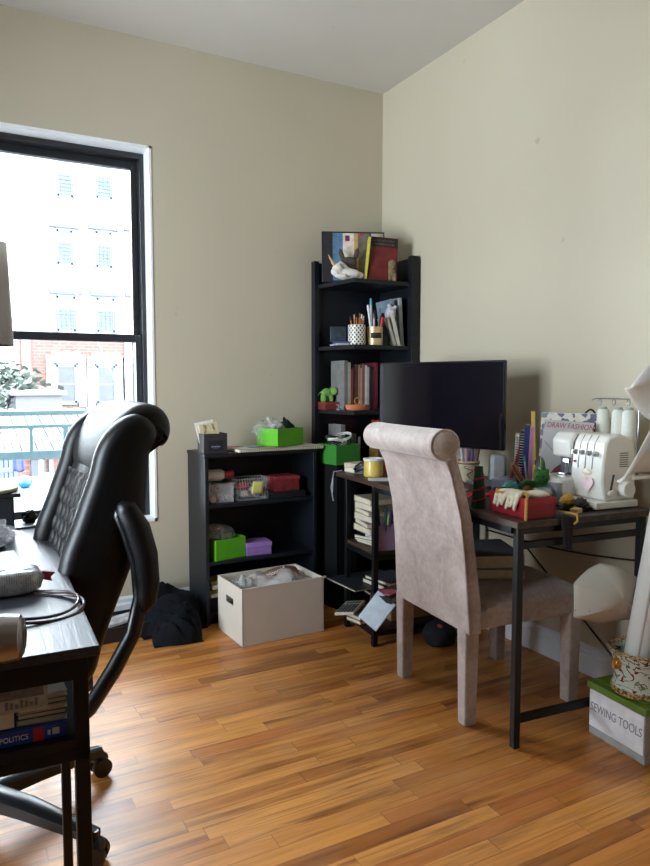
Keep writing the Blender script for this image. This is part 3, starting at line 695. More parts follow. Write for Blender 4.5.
MB().tube([(.0448 * cos(a), .0448 * sin(a), .055) for a in [radians(-150 + 8 * i) for i in range(12)]], .001, 4)
lb = MB(); lb.grid(lambda u, v: (.0452 * cos(radians(-150 + 80 * u)), .0452 * sin(radians(-150 + 80 * u)), .038 + .03 * v), 12, 1); lb.build('can_label', M((26, 24, 24), .5), gc_, solid=.0006)
sticks((-.262, -.335, T2), [('felt_pen', 'white capped pen standing tallest at the left of the gold can', (205, 208, 210), .215, .0062, 200, 12, (220, 222, 226)),
    ('felt_pen', 'grey pen with a teal band standing tallest in the gold can', (170, 176, 184), .25, .007, 140, 1, (60, 150, 160)),
    ('felt_pen', 'dark grey pen at the middle of the gold can', (80, 84, 90), .19, .006, 60, 4, (60, 62, 66)), ('felt_pen', 'silver pen leaning right in the gold can', (150, 150, 156), .20, .005, 10, 6, (120, 120, 126)),
    ('felt_pen', 'short red pen at the right front of the gold can', (196, 40, 50), .15, .008, -40, 10, (190, 34, 44)), ('felt_pen', 'black pen at the back of the gold can', (40, 42, 46), .17, .006, 90, 8, (30, 30, 34)),
    ('felt_pen', 'pale pen at the left front of the gold can', (190, 186, 190), .165, .005, 230, 8, (90, 90, 96))], 'pens in the gold can', spread=.05)
tt = thing('toothy_toy', 'white speckled plush head leaning on the dark pen holder', 'toy', (-.165, -.33, T2 + .16), 0, rot=(0, 18, -20))
q = MB(); q.ell((0, 0, .02), (.032, .02, .04)); q.ell((-.02, 0, .06), (.012, .01, .012)); q.ell((.016, 0, .062), (.012, .01, .012)); q.ell((.004, -.01, .03), (.02, .016, .014))
q.build('head', M((200, 198, 202), .8, 0, .2, 90), tt, remesh=.003)
MB().b2(-.045, .045, -.0, .02, -.158, .01).build('holder', M((44, 60, 70), .6, 0, .9, 40), tt, bevel=.004)
for k, (x, w_, h, d_, c, lab, rt_) in enumerate(((-.075, .022, .27, .2, (176, 182, 186), 'tall pale grey binder leaning at the right end of the second shelf', -4), (-.10, .018, .265, .2, (126, 142, 154), 'blue-grey binder left of the pale binder', -9),
                                    (-.118, .02, .17, .12, (206, 200, 190), 'short white patterned book in front of the binders', -14), (-.142, .014, .165, .12, (178, 170, 160), 'short beige book left of the patterned book', -18))):
    book((x, -.36 if k > 1 else -.33, T2), w_, h, d_, c, lab, 'binders and books on the second corner shelf', rot=(0, rt_, -8))
tag(MB().b2(-.045, .045, -.04, .04, 0, .085).build('dark_tin', M((40, 48, 56), .4, 0, .5, 40), loc=(-.415, -.2, T2 + .02), rot=(0, 0, -30), bevel=.004), 'dark tin behind the patterned mug', 'tin')
for k, (c, lab) in enumerate((((186, 188, 196), 'thin silver notebook lying at the left of the second shelf'), ((70, 80, 130), 'thin blue notebook lying on the silver notebook'))):
    tag(MB().b2(-.05, .05, -.07, .07, 0, .009).build('thin_notebook', M(c, .4), loc=(-.415, -.245, T2 + k * .0095), rot=(0, 0, -12 - 20 * k), bevel=.001), lab, 'notebook', 'notebooks on the second corner shelf')
# third shelf: row of books, green elephant, trinket dish
T3 = 1.07
row = [((120, 118, 116), .022, .245, 'grey spine book at the left end of the third shelf row'), ((176, 172, 160), .018, .235, 'pale spine book second from the left on the third shelf'), ((150, 60, 40), .012, .20, 'low rust spine book on the third shelf'),
       ((44, 34, 34), .014, .215, 'dark brown spine book left of centre on the third shelf'), ((96, 60, 44), .016, .225, 'chestnut spine book on the third shelf'), ((170, 140, 104), .013, .22, 'tan spine book on the third shelf'),
       ((200, 150, 150), .010, .205, 'thin pink spine book on the third shelf'), ((130, 96, 84), .015, .225, 'cocoa spine book at the centre of the third shelf'), ((222, 214, 200), .014, .22, 'bright cream spine book on the third shelf'),
       ((186, 184, 182), .012, .21, 'silver grey spine book right of the cream one'), ((40, 38, 42), .02, .215, 'black spine book on the third shelf'), ((110, 30, 40), .012, .2, 'burgundy spine book near the monitor edge'),
       ((120, 40, 60), .02, .235, 'wine red spine book at the right end of the third shelf')]
x = -.392
for c, w_, h, lab in row:
    book((x + w_ / 2, -.225, T3), w_, h + .03, .15, c, lab, 'books on the third corner shelf', rot=(0, 0, 0)); x += w_ + .002
for k, (c, lab) in enumerate((((44, 62, 128), 'blue tube marker right of the third shelf books'), ((196, 170, 176), 'pale pink tube marker beside the blue one'))):
    m = MB(); m.cyl((0, 0, 0), (0, 0, .15 - .02 * k), .012, .012, 12); m.cyl((0, 0, .15 - .02 * k), (0, 0, .165 - .02 * k), .009, .007, 12)
    tag(m.build('tube_marker', M(c, .4), loc=(-.165 + .03 * k, -.33, T3)), lab, 'marker', 'tube markers on the third corner shelf')
el = thing('green_elephant', 'lime green plush elephant standing on a red box at the corner shelf', 'toy', (-.440, -.118, T3 + .045), -10)
q = MB(); q.ell((0, 0, .06), (.045, .034, .036)); q.ell((.05, -.01, .075), (.028, .026, .028))
q.tube([(.068, -.02, .07), (.085, -.025, .05), (.082, -.028, .028), (.07, -.03, .02)], [.014, .011, .009, .008], 10)
for sx, sy in ((-.028, -.02), (-.028, .02), (.025, -.02), (.025, .02)): q.cyl((sx, sy, 0), (sx, sy, .05), .015, .014, 12)
el.scale = (.8, .8, .8)
q.tube([(-.04, 0, .07), (-.062, 0, .055), (-.068, 0, .04)], [.006, .004, .003], 8)
q.build('body', M((98, 146, 66), .85, 0, .08, 60), el, remesh=.004)
for sy in (-1, 1): MB().ell((.038, sy * .028 - .005, .075), (.024, .007, .028), 14, (0, 0, sy * 25)).build('ear', M((112, 160, 76), .85), el)
rbx = thing('small_red_box', 'small dark red lidded box under the green elephant', 'box', (-.425, -.115, T3), -8)
MB().b2(-.05, .045, -.055, .055, 0, .03).build('box_body', M((112, 40, 38), .5), rbx, bevel=.002); MB().b2(-.052, .047, -.057, .057, .03, .043).build('lid', M((124, 46, 42), .5), rbx, bevel=.002)
ds = thing('trinket_dish', 'orange-tan leather trinket dish with a gold ring at the corner shelf edge', 'dish', (-.372, -.335, T3 + .002), 0)
MB().lathe([(.058, 0), (.066, .006), (.072, .03), (.068, .031), (.06, .012), (.0005, .010)], squash=.65).build('dish', M((206, 122, 84), .5), ds)
MB().tube([(.018 * cos(a), 0, .018 * sin(a) + .05) for a in [i * 2 * pi / 20 for i in range(20)]], .0035, 8, closed=True).build('ring_finial', M((200, 160, 110), .3, .7), ds)
MB().cyl((0, 0, .01), (0, 0, .034), .004).build('ring_stem', M((200, 160, 110), .3, .7), ds)
m = MB(); m.lathe([(.012, 0), (.014, .01), (.004, .014), (.004, .024), (.016, .028), (.016, .032)])
tag(m.build('small_glass', M((170, 176, 182), .1, 0, .1, 30, 0, 0, 0, .4), loc=(-.44, -.25, T3)), 'tiny clear glass stand beside the trinket dish', 'glass')
# fourth shelf: dim books and jars, green box with cables, orange binder
T4 = .715
for k, (c, w_, h, lab) in enumerate((((130, 126, 124), .03, .27, 'patterned grey file at the left of the fourth shelf'), ((98, 96, 92), .02, .2, 'grey book beside the patterned file on the fourth shelf'), ((60, 64, 52), .03, .22, 'olive dark book on the fourth shelf'),
                              ((150, 150, 146), .014, .2, 'light grey book on the fourth shelf'))):
    book((-.385 + k * .036, -.2, T4), w_, h, .14, c, lab, 'books on the fourth corner shelf')
for k, (x, y, c, cl, lab) in enumerate(((-.225, -.27, (196, 170, 70), (210, 200, 180), 'yellow-labelled jar on the fourth shelf'), (-.19, -.24, (150, 150, 140), (130, 130, 124), 'grey jar on the fourth shelf'))):
    t = thing('supply_jar', lab, 'jar', (x, y, T4), 0, 'jars on the fourth corner shelf')
    MB().lathe([(.024, 0), (.026, .003), (.026, .13), (.02, .14)]).build('jar_body', M(c, .4), t); MB().lathe([(.021, .14), (.023, .142), (.023, .16), (.02, .163)]).build('lid', M(cl, .4), t)
book((-.13, -.33, T4), .04, .29, .2, (196, 70, 36), 'orange-red binder behind the yellow candle', spine_text=None)
gk = open_box('cable_box', 'dark green box heaped with black and white cables at the desk end', 'box', (-.47, -.30, .785), 8, .16, .17, .105, M((52, 128, 44), .5, 0, .05))
st_ = MB().lathe([(.03, 0), (.03, .33), (.005, .34)], (0, 0, 0))
rng = random.Random(5)
for k in range(7):
    c = (232, 232, 230) if k % 3 == 0 else (30, 32, 36)
    pts = []; r_ = .035 + .012 * rng.random(); ox, oy = rng.uniform(-.03, .03), rng.uniform(-.03, .03); tl = rng.uniform(-.6, .6); ph = rng.uniform(0, 6)
    for i in range(30):
        a_ = i * 2 * pi / 14 + ph; pts.append((ox + r_ * cos(a_), oy + r_ * sin(a_) * .8, .10 + .012 * k * .5 + r_ * sin(a_ + 1) * tl * .6 + .002 * i * .3))
    tag(MB().tube(pts, .003, 6).build('coiled_cable', M(c, .4), loc=(-.47, -.30, .785)), ['white coiled cable lowest in the green cable box', 'black coiled cable low in the green cable box', 'black coiled cable at the middle of the green cable box', 'white coiled cable at the middle of the green cable box', 'black coiled cable high in the green cable box', 'black coiled cable near the top of the green cable box', 'white coiled cable topmost in the green cable box'][k], 'cable', 'cables in the green box')
tag(MB().b2(-.07, .07, -.075, .075, 0, .784).build('storage_column', M((11, 11, 13), .8, 0, .1, 30, 0, 0, 0, 0, 1.0, .2), loc=(-.47, -.30, 0), rot=(0, 0, 8), bevel=.004), 'narrow black storage column carrying the green cable box', 'cabinet')
# ------------------------------------------------------------------ brown-topped desk along the right wall
DA = radians(-5); D0 = Vector((-.73, -1.93, 0))
def D(u, v, z=0): return (D0.x + u * cos(DA) - v * sin(DA), D0.y + u * sin(DA) + v * cos(DA), z)
DZ = .77; DL = 1.42; DW = .60
dk = thing('computer_desk', 'brown-topped black metal desk with side shelves along the right wall', 'desk', D0, -5)
MB().b2(0, DW, 0, DL, DZ - .022, DZ).build('tabletop', m_dark_walnut, dk, bevel=.0015)
pr = .0125
for (u, v) in ((.015, .015), (DW - .04, .015), (.0, 1.0), (-.002, 1.29), (DW - .04, 1.0), (DW - .04, 1.29)):
    MB().b2(u, u + 2 * pr, v, v + 2 * pr, 0, DZ - .022).build('leg', m_black_metal, dk, bevel=.002)
rl = MB(); rl.b2(.02, DW - .02, .017, .037, DZ - .045, DZ - .023); rl.build('top_rail', m_black_metal, dk)
MB().b2(.04, DW - .04, .018, .036, DZ - .095, DZ - .073).build('end_rail', m_black_metal, dk, bevel=.001)
MB().b2(.04, DW - .04, .017, .037, .085, .11).build('foot_rail', m_black_metal, dk, bevel=.001)
MB().b2(.006, .026, .04, 1.0, DZ - .045, DZ - .023).build('front_rail', m_black_metal, dk)
MB().b2(DW - .03, DW - .01, .04, 1.0, DZ - .045, DZ - .023).build('rear_rail', m_black_metal, dk)
for z in (.445, .09):
    MB().b2(.004, DW - .03, 1.005, 1.31, z - .016, z).build('shelf', m_dark_walnut, dk, bevel=.001)
    s_ = MB(); s_.b2(.0, .016, 1.02, 1.29, z - .04, z - .016); s_.b2(.02, DW - .04, 1.0, 1.018, z - .04, z - .016); s_.b2(.02, DW - .04, 1.296, 1.312, z - .04, z - .016)
    s_.build('shelf_rail', m_black_metal, dk)
MB().tube([(DW - .012, 1.0, .70), (DW - .012, .03, .10)], .004, 6).build('cross_brace', m_black_metal, dk)
kb = MB(); kb.tube(rod_pts(lambda t: (-.024, -1.0 - 1.05 * t, .50 + .07 * t - .03 * sin(pi * t)), 20), .004, 6)
tag(kb.build('wall_cable', M((20, 20, 24), .5)), 'black cable running along the right wall under the desk', 'cable')

def on_desk(u, v): return D(u, v, DZ)
# things at the far end of the desk
for k, (c, lab) in enumerate((((214, 204, 184), 'cream pocket book at the bottom of the stack on the desk end'), ((190, 180, 160), 'beige pocket book on top of the stack on the desk end'))):
    flat_book(D(.115, 1.355, DZ + k * .024), .11, .14, .022, c, lab, 'pocket books on the desk end', rz=10 + 6 * k)
ad = MB(); rng = random.Random(9)
for k in range(3):
    pts = [(.03 * cos(a_ + k) + .01 * k, .045 * sin(a_), .02 + .012 * k + .012 * sin(2 * a_ + k)) for a_ in [i * 2 * pi / 18 for i in range(18)]]
    ad.tube(pts, .006, 6, closed=True)
ad.box((0.01, 0, .018), (.06, .04, .03), (0, 0, 25))
tag(ad.build('charger_tangle', M((26, 28, 36), .45), loc=D(.085, 1.285, DZ), rot=(0, 0, 10)), 'black charger with a tangled cord beside the candle', 'charger')
hc = MB().tube([D(.03, 1.41, DZ + .005), D(-.01, 1.425, DZ), D(-.025, 1.425, DZ - .08), D(-.015, 1.42, DZ - .15), D(-.03, 1.40, DZ - .12), D(-.02, 1.41, DZ - .03)], .003, 6)
tag(hc.build('looped_cord', M((150, 154, 160), .5)), 'thin grey cord looping off the far desk end', 'cord')
cd = thing('yellow_candle', 'yellow candle in a jar with white rim behind the pink chair', 'candle', on_desk(.095, 1.19))
MB().lathe([(.044, 0), (.047, .004), (.047, .072), (.046, .074)]).build('wax_jar', M((226, 196, 96), .35, 0, .12, 12, 0, .3), cd)
MB().lathe([(.047, .074), (.05, .078), (.05, .087), (.044, .088), (.04, .08), (.0005, .08)]).build('rim', M((228, 226, 220), .3), cd)
tag(MB().b2(-.08, .08, -.05, .05, 0, .0015).build('paper_sheet', M((216, 224, 236), .6), loc=D(.09, 1.06, DZ), rot=(0, 0, -30), smooth=0), 'white sheet of paper at the desk edge beside the candle', 'paper')
# monitor
mo = thing('flat_monitor', 'large black flat monitor standing on the desk behind the pink chair', 'monitor', (-.36, -1.03, DZ), 0)
mo.rotation_euler = (0, 0, radians(-71.5))
# local: screen faces -y, width along x
MB().b2(-.345, .335, 0, .022, .160, .548).build('bezel', M((16, 16, 20), .25), mo, bevel=.006)
MB().b2(-.338, .328, -.0012, 0, .167, .541).build('screen', M((9, 10, 24), .06, 0, .02, 30, 0, 1.0), mo, smooth=0)
MB().b2(-.15, .15, .022, .05, .24, .48).build('rear_housing', M((20, 20, 24), .5), mo, bevel=.01)
MB().b2(-.03, .03, .03, .05, .02, .28).build('stand', M((60, 62, 66), .35, .4), mo, bevel=.003)
MB().prism([(-.14, -.10), (.14, -.10), (.12, .10), (-.12, .10)], 0, .01, 'z').build('stand_foot', M((150, 152, 154), .35, .4), mo, bevel=.003)
# white basket-like unit under the monitor edge
tag(MB().b2(-.036, .036, -.035, .035, 0, .125).build('white_organizer', M((196, 200, 204), .4), loc=D(.53, .80, DZ), rot=(0, 0, -30), bevel=.015), 'white rounded organizer box below the right monitor edge', 'organizer')
# marker mug
mg = vessel('marker_mug', 'cream mug with brown rim and scroll motif full of markers', 'mug', D(.40, .845, DZ), .045, .098, M((206, 192, 166), .35), None, .052)
MB().tube([(.0515 * cos(a_), .0515 * sin(a_), .088) for a_ in [i * 2 * pi / 28 for i in range(28)]], .003, 6, closed=True).build('rim_stripe', M((120, 80, 44), .4), mg)
sc_ = MB(); sc_.tube([(.0005 + .0505 * cos(radians(235) + a_ * .22 * cos(2.2 * a_) * .5), .0505 * sin(radians(235) + a_ * .22 * cos(2.2 * a_) * .5), .02 + .012 * a_) for a_ in [i * .28 for i in range(18)]], .0016, 5)
sc_.build('scroll_motif', M((70, 54, 40), .5), mg)
cols = [(205, 200, 205), (196, 150, 160), (120, 100, 150), (214, 214, 216), (200, 90, 90), (210, 206, 210), (170, 174, 180)]
tips = [(190, 120, 130), (206, 120, 130), (90, 80, 150), (200, 200, 204), (196, 60, 60), (206, 90, 90), (196, 60, 80)]
sticks(D(.40, .845, DZ), [('marker', 'marker %s of the cream mug' % w_, cols[k], .185, .0075, 190 + 32 * k, 10, tips[k]) for k, w_ in enumerate(('with a rose cap at the left', 'with a pink barrel at the left front', 'with a violet barrel at the front', 'with a grey cap at the front right', 'with a red barrel at the right', 'with a coral cap at the far right', 'with a crimson cap at the back'))]
       + [('marker', 'tall grey marker rising above the others in the cream mug', (176, 182, 176), .225, .010, 250, -2, (150, 156, 150))], 'markers in the cream mug', spread=.06)
# striped cone
cn = thing('striped_cone', 'dark green cone wound with red ribbon at the desk front edge', 'cone', on_desk(.05, .28))
MB().cyl((0, 0, 0), (0, 0, .15), .027, .014, 20).build('cone_body', M((26, 62, 46), .8, 0, .2, 60), cn)
MB().tube(rod_pts(lambda t: ((.0278 - .013 * t) * cos(t * 22), (.0278 - .013 * t) * sin(t * 22), .006 + .135 * t), 90), .0032, 5).build('ribbon', M((170, 30, 40), .6), cn)
# small flat things in the middle of the desk
tag(MB().b2(-.05, .05, -.04, .04, 0, .004).build('pink_notepad', M((226, 168, 196), .7), loc=D(.20, .66, DZ), rot=(0, 0, 12)), 'pink notepad lying behind the striped cone', 'notepad')
tag(MB().b2(-.06, .05, -.035, .035, 0, .006).build('red_folder', M((196, 34, 38), .6), loc=D(.22, .50, DZ), rot=(0, 0, -20)), 'bright red folder piece lying behind the red box', 'folder')
tag(MB().b2(-.09, .09, -.06, .06, 0, .012).build('grey_keyboard', M((110, 114, 120), .5, 0, .3, 80), loc=D(.42, .72, DZ), rot=(0, 0, 80), bevel=.003), 'grey slab keyboard under the marker mug side', 'keyboard')
gx = thing('glass_box', 'clear box of pale blue beads in the middle of the desk', 'box', on_desk(.40, .58), 20)
MB().b2(-.055, .055, -.035, .035, 0, .052).build('box_body', mat_film('bead_box', (190, 200, 226), .55, .2), gx, bevel=.003)
bd_ = MB(); rng = random.Random(3)
for k in range(26): bd_.ell((rng.uniform(-.045, .045), rng.uniform(-.026, .026), rng.uniform(.008, .04)), rng.uniform(.006, .010), 8)
o = bd_.build('bead_filling', M((168, 176, 214), .3, 0, .3, 90), gx); o['kind'] = 'stuff'
tag(MB().b2(-.02, .02, -.016, .016, 0, .045).build('coral_block', M((206, 90, 96), .6), loc=D(.46, .56, DZ + .052), rot=(0, 0, 20), bevel=.002), 'coral pink block behind the clear bead box', 'block')
tag(MB().b2(-.03, .03, -.02, .02, 0, .05).build('grey_block', M((130, 124, 118), .6), loc=D(.52, .53, DZ + .03), rot=(0, 0, 20), bevel=.002), 'grey-brown block right of the coral block', 'block')
crumple('teal_cloth', 'crumpled teal cloth between bead box and red box', 'cloth', D(.345, .47, DZ), (.045, .03, .025), M((92, 182, 190), .7), 31, .4, 2.5)
crumple('black_cloth', 'small black cloth beside the teal cloth on the desk', 'cloth', D(.27, .43, DZ), (.05, .035, .02), M((24, 26, 34), .8), 32, .4, 2.5)
# cup with comb
cu = vessel('brown_cup', 'brown faceted cup holding a wooden comb handle', 'cup', D(.385, .40, DZ), .032, .062, M((146, 104, 58), .3, .2, .4, 30))
t = thing('wooden_brush', 'brown rounded brush handle leaning out of the faceted cup', 'brush', D(.385, .41, DZ + .02), 0, rot=(0, -32, -30))
q = MB(); q.tube([(0, 0, 0), (0, 0, .04), (0, 0, .10), (0, 0, .125), (0, 0, .13)], [.008, .011, .012, .010, .003], 12); q.build('handle', M((150, 92, 66), .5), t)
sticks(D(.385, .40, DZ), [('pencil', 'yellow pencil leaning right in the faceted cup', (206, 180, 70), .14, .004, 20, 12, (90, 70, 50)), ('pencil', 'grey pen standing behind the brush in the faceted cup', (150, 160, 160), .155, .004, 120, 6, (60, 130, 140))], 'pencils in the faceted cup', spread=.03)
wp = MB().cyl((0, 0, 0), (0, 0, .13), .004, .004, 8)
tag(wp.build('white_pen', M((210, 212, 214), .4), loc=D(.53, .60, DZ + .03), rot=(0, -4, 0)), 'slim white pen upright near the monitor corner', 'pen')
# row of books against the wall
row = [((176, 34, 60), .016, .25, .19, 'crimson book leaning at the left of the desk row', -14, None), ((216, 210, 200), .016, .235, .18, 'cream spiral notebook second in the desk row', -3, 'spiral'), ((34, 34, 38), .018, .25, .19, 'black wire-bound notebook third in the desk row', -3, 'spiral'),
       ((48, 62, 120), .022, .275, .2, 'navy blue book in the desk row', -2, None), ((210, 140, 180), .018, .27, .2, 'pink and blue book in the desk row', -1, None), ((224, 188, 96), .016, .33, .22, 'tall yellow-spined book at the right of the desk row', 2, None)]
v = .80
for k, (c, w_, h, d_, lab, tl, kind) in enumerate(row):
    p = (-.266 + .0148 * k, -1.394 - .0148 * k, DZ)
    t = book(p, w_, h, d_ * .75, c, lab, 'books in the desk row', rot=(0, 0, 0))
    # spine towards the camera side (-x), rows along v
    t.rotation_euler = (Euler((0, radians(-tl), radians(-45)))).to_matrix().to_euler()
    if kind == 'spiral':
        sp_ = MB()
        for j in range(22): sp_.tube([(.007 * cos(a_), -.002 + .007 * sin(a_), .012 + j * (h - .024) / 21) for a_ in [i * 2 * pi / 8 for i in range(8)]], .0012, 5, closed=True)
        sp_.build('spiral_binding', M((230, 230, 230) if k == 2 else (60, 60, 64), .4), t)
# big patterned book and fashion book face the room
pk = NM('collage_print'); co = pk.obj(); vz = pk.n('ShaderNodeTexVoronoi', i_Scale=55.0); pk.l(co, vz.inputs['Vector'])
pk.l(pk.ramp(vz.outputs['Color'], [(0.0, S(34, 32, 40)), (0.35, S(60, 60, 96)), (0.4, S(196, 186, 168)), (0.8, S(206, 200, 186)), (.85, S(80, 110, 90)), (1.0, S(60, 50, 60))]), pk.p.inputs['Base Color']); pk.p.inputs['Roughness'].default_value = .4
pbk = thing('patterned_folio', 'large folio with black and blue floral collage cover leaning on the right wall', 'book', D(.535, .362, DZ), 0, rot=(-7, 0, -63))
MB().b2(-.12, .11, 0, .02, 0, .33).build('cover', pk.m, pbk, bevel=.001)
MB().b2(-.117, .11, .004, .016, .003, .332).build('pages', m_paper, pbk, smooth=0)
MB().tube(rod_pts(lambda t: (.05 + .05 * t, .01 + .02 * t, .33 + .025 * sin(pi * t) - .03 * t * t), 10), .004, 6).build('elastic_strap', M((24, 24, 28), .6), pbk)
fb = thing('fashion_book', 'grey cover book titled I DRAW FASHION behind the overlocker', 'book', D(.462, .31, DZ), 0, rot=(-8, 3, -60))
MB().b2(-.098, .088, 0, .018, 0, .305).build('cover', M((176, 174, 172), .4, 0, .06, 8), fb, bevel=.001)
text('lettering', 'I DRAW FASHION', .031, M((160, 20, 50), .5), fb, (-.004, -.0005, .284), (90, 0, 0), sx=.76, shear=.15)
ar = MB(); ar.prism([(-.095, .02), (-.04, .115), (.0, .15), (.03, .12), (.0, .06), (-.03, .02)], -.0012, 0, 'y'); ar.build('cover_sleeve', M((110, 44, 52), .5), fb, smooth=0)
ar = MB(); ar.prism([(-.09, .02), (-.05, .09), (-.03, .08), (-.06, .02)], -.002, -.001, 'y'); ar.build('cover_arm', M((186, 140, 124), .5), fb, smooth=0)
ar = MB().tube([(-.09, -.001, .22), (-.05, -.001, .18), (-.02, -.001, .20)], .0012, 5); ar.build('cover_line', M((90, 90, 94), .5), fb)
# overlocker (serger)
sg = thing('overlock_machine', 'white four-thread overlock sewing machine at the near end of the desk', 'sewing machine', D(.45, .185, DZ), -5)
m_sg = M((228, 226, 218), .35, 0, .02, 20, 0, .2)
# local: front faces -x, width along y (near side = -y), depth along x
MB().b2(-.07, .13, -.135, .14, .004, .03).build('base_plate', m_sg, sg, bevel=.004)
body = MB(); body.prism([(-.02, .03), (-.035, .10), (-.03, .18), (-.02, .235), (.0, .262), (.05, .268), (.11, .245), (.125, .18), (.125, .03)], -.125, .03, 'y')
body.build('body', m_sg, sg, bevel=.008)
hd = MB(); hd.prism([(-.03, .17), (-.035, .235), (-.01, .264), (.04, .266), (.075, .25), (.08, .17)], .03, .135, 'y'); hd.build('needle_head', m_sg, sg, bevel=.010)
MB().prism([(-.10, .03), (-.105, .085), (-.09, .098), (-.02, .102), (.05, .10), (.05, .03)], .015, .15, 'y').build('looper_bed', m_sg, sg, bevel=.010)
MB().b2(.0, .07, .04, .12, .10, .175).build('throat', M((26, 26, 30), .4), sg)
nd = MB(); nd.cyl((.0, .095, .17), (.0, .095, .108), .003, .002, 8); nd.cyl((.0, .078, .17), (.0, .078, .108), .003, .002, 8); nd.cyl((-.005, .06, .175), (-.005, .06, .115), .004, .004, 8); nd.box((-.008, .085, .107), (.04, .03, .004)); nd.box((0, .086, .155), (.014, .03, .014))
nd.build('needle_bar', M((170, 172, 176), .2, .9), sg)
for k in range(4):
    y = .012 - k * .034
    MB().tube([(-.0335, y + .017, .14), (-.0305, y + .017, .18), (-.0205, y + .017, .232), (-.002, y + .017, .260)], .0018, 6).build('tension_slot', M((120, 120, 120), .5), sg)
    d_ = MB(); d_.cyl((-.028, y, .197), (-.044, y, .197), .010, .009, 16); d_.cyl((-.044, y, .197), (-.048, y, .197), .006, .005, 12); d_.build('tension_dial', M((176, 174, 168), .25, .6), sg)
MB().ell((-.0365, -.052, .128), (.003, .022, .011)).build('badge', M((226, 214, 186), .3), sg)
ht = MB(); hp = [(0.026 * (sin(a_) ** 3) * .9, (.0165 * (13 * cos(a_) - 5 * cos(2 * a_) - 2 * cos(3 * a_) - cos(4 * a_)) / 10)) for a_ in [i * 2 * pi / 32 for i in range(32)]]
ht.prism(hp, -.001, .001, 'x'); ht.build('heart_note', M((232, 204, 208), .7), sg, loc=(-.0385, -.058, .088), smooth=0).scale = (1, 1.25, 1.25)
sc2 = MB(); sc2.cyl((-.030, .012, .162), (-.035, .012, .162), .005); sc2.build('red_button', M((150, 40, 40), .4), sg)
hw = MB(); hw.cyl((.07, -.125, .07), (.07, -.152, .07), .030, .028, 28); hw.cyl((.07, -.125, .07), (.07, -.13, .07), .034, .034, 28); hw.build('handwheel', m_sg, sg, bevel=.002)
lv = MB(); lv.box((.01, -.127, .09), (.006, .004, .07), (0, 12, 0)); lv.build('slider_slot', M((60, 60, 64), .5), sg); lv = MB(); lv.box((.0, -.132, .062), (.02, .012, .01), (0, -25, 0)); lv.build('slider_knob', m_sg, sg, bevel=.002)
vt = MB()
for k in range(7): vt.b2(.045, .085, -.1265, -.125, .15 + k * .008, .153 + k * .008)
vt.build('spec_label', M((120, 118, 114), .5), sg, smooth=0)
rk = MB(); rk.b2(.11, .22, -.13, .13, .10, .112); rk.build('spool_tray', m_sg, sg, bevel=.003)
pole = MB(); pole.cyl((.17, -.09, .11), (.17, -.09, .395), .004, .003, 8); pole.tube([(.17, .14, .383), (.17, .12, .39), (.17, -.13, .39)], .0022, 6)
for y in (.10, .03, -.04, -.11): pole.tube([(.17 , y + .009 * cos(a_), .376 + .011 * sin(a_)) for a_ in [i * 2 * pi / 12 for i in range(12)]], .0015, 5, closed=True)
pole.build('thread_guide', M((150, 152, 156), .3, .8), sg)
def W_sg(x, y, z):
    b = D(.45, .185, DZ); a_ = DA; return (b[0] + x * cos(a_) - y * sin(a_), b[1] + x * sin(a_) + y * cos(a_), b[2] + z)
for k, (x, y) in enumerate(((.165, .075), (.165, .0), (.165, -.05))):
    t = thing('thread_cone', ['white thread cone farthest along the overlocker rack', 'white thread cone in the middle of the overlocker rack', 'white thread cone nearest the paper roll on the overlocker rack'][k], 'thread cone', W_sg(x, y, .112 if 0 else .115), 0, 'thread cones behind the overlocker')
    MB().lathe([(.031, .02), (.032, .024), (.023, .225), (.017, .234)]).build('thread', M((222, 222, 212), .7, 0, .05, 120), t)
    MB().lathe([(.033, 0), (.033, .02), (.012, .215), (.0135, .240), (.012, .243)]).build('cone_core', M((150, 170, 160), .5), t)
# red box with cream gloves
rx = thing('red_shoebox', 'red box with cream gloves spilling out on the desk front corner', 'box', D(.118, .125, DZ), -5)
m_red = M((150, 22, 36), .55, 0, .08)
q = MB(); sx, sy, sz = .118, .20, .068
q.b2(-sx / 2, sx / 2, -sy / 2, sy / 2, 0, .003); q.b2(-sx / 2, -sx / 2 + .003, -sy / 2, sy / 2, 0, sz); q.b2(sx / 2 - .003, sx / 2, -sy / 2, sy / 2, 0, sz); q.b2(-sx / 2, sx / 2, -sy / 2, -sy / 2 + .003, 0, sz); q.b2(-sx / 2, sx / 2, sy / 2 - .003, sy / 2, 0, sz)
q.build('box_body', m_red, rx)
q = MB(); q.b2(-sx / 2 - .002, -sx / 2, -sy / 2, sy / 2, sz * .72, sz + .001); q.b2(-sx / 2, sx / 2, -sy / 2 - .002, -sy / 2, sz * .72, sz + .001); q.build('rim_band', M((166, 26, 40), .55), rx)
tag(MB().b2(-.050, .050, -.085, .085, 0, .045).build('box_contents', M((60, 40, 34), .9, 0, .6, 60), loc=D(.118, .125, DZ + .004), rot=(0, 0, -5), bevel=.012), 'dark bundled fabric filling the red box', 'fabric')
def strand(pts, r): 
    return [(p[0], p[1], p[2]) for p in pts]
gv = MB(); rng = random.Random(12)
gv.ell((.0, .0, .064), (.055, .045, .016), 18, (0, 8, 20)); gv.ell((.03, -.03, .068), (.045, .03, .015), 18, (0, 0, -30)); gv.ell((-.03, .03, .062), (.035, .05, .012), 16, (0, 0, 30))
for k in range(6):
    y0 = -.06 + .022 * k
    gv.tube([(-.02, y0 * .5, .074), (-.055, y0 * .8, .077), (-.073, y0, .070), (-.079, y0 + .006, .045 - .006 * (k % 3)), (-.080, y0 + .012, .022 + .008 * (k % 2))], [.011, .010, .009, .008, .005], 8)
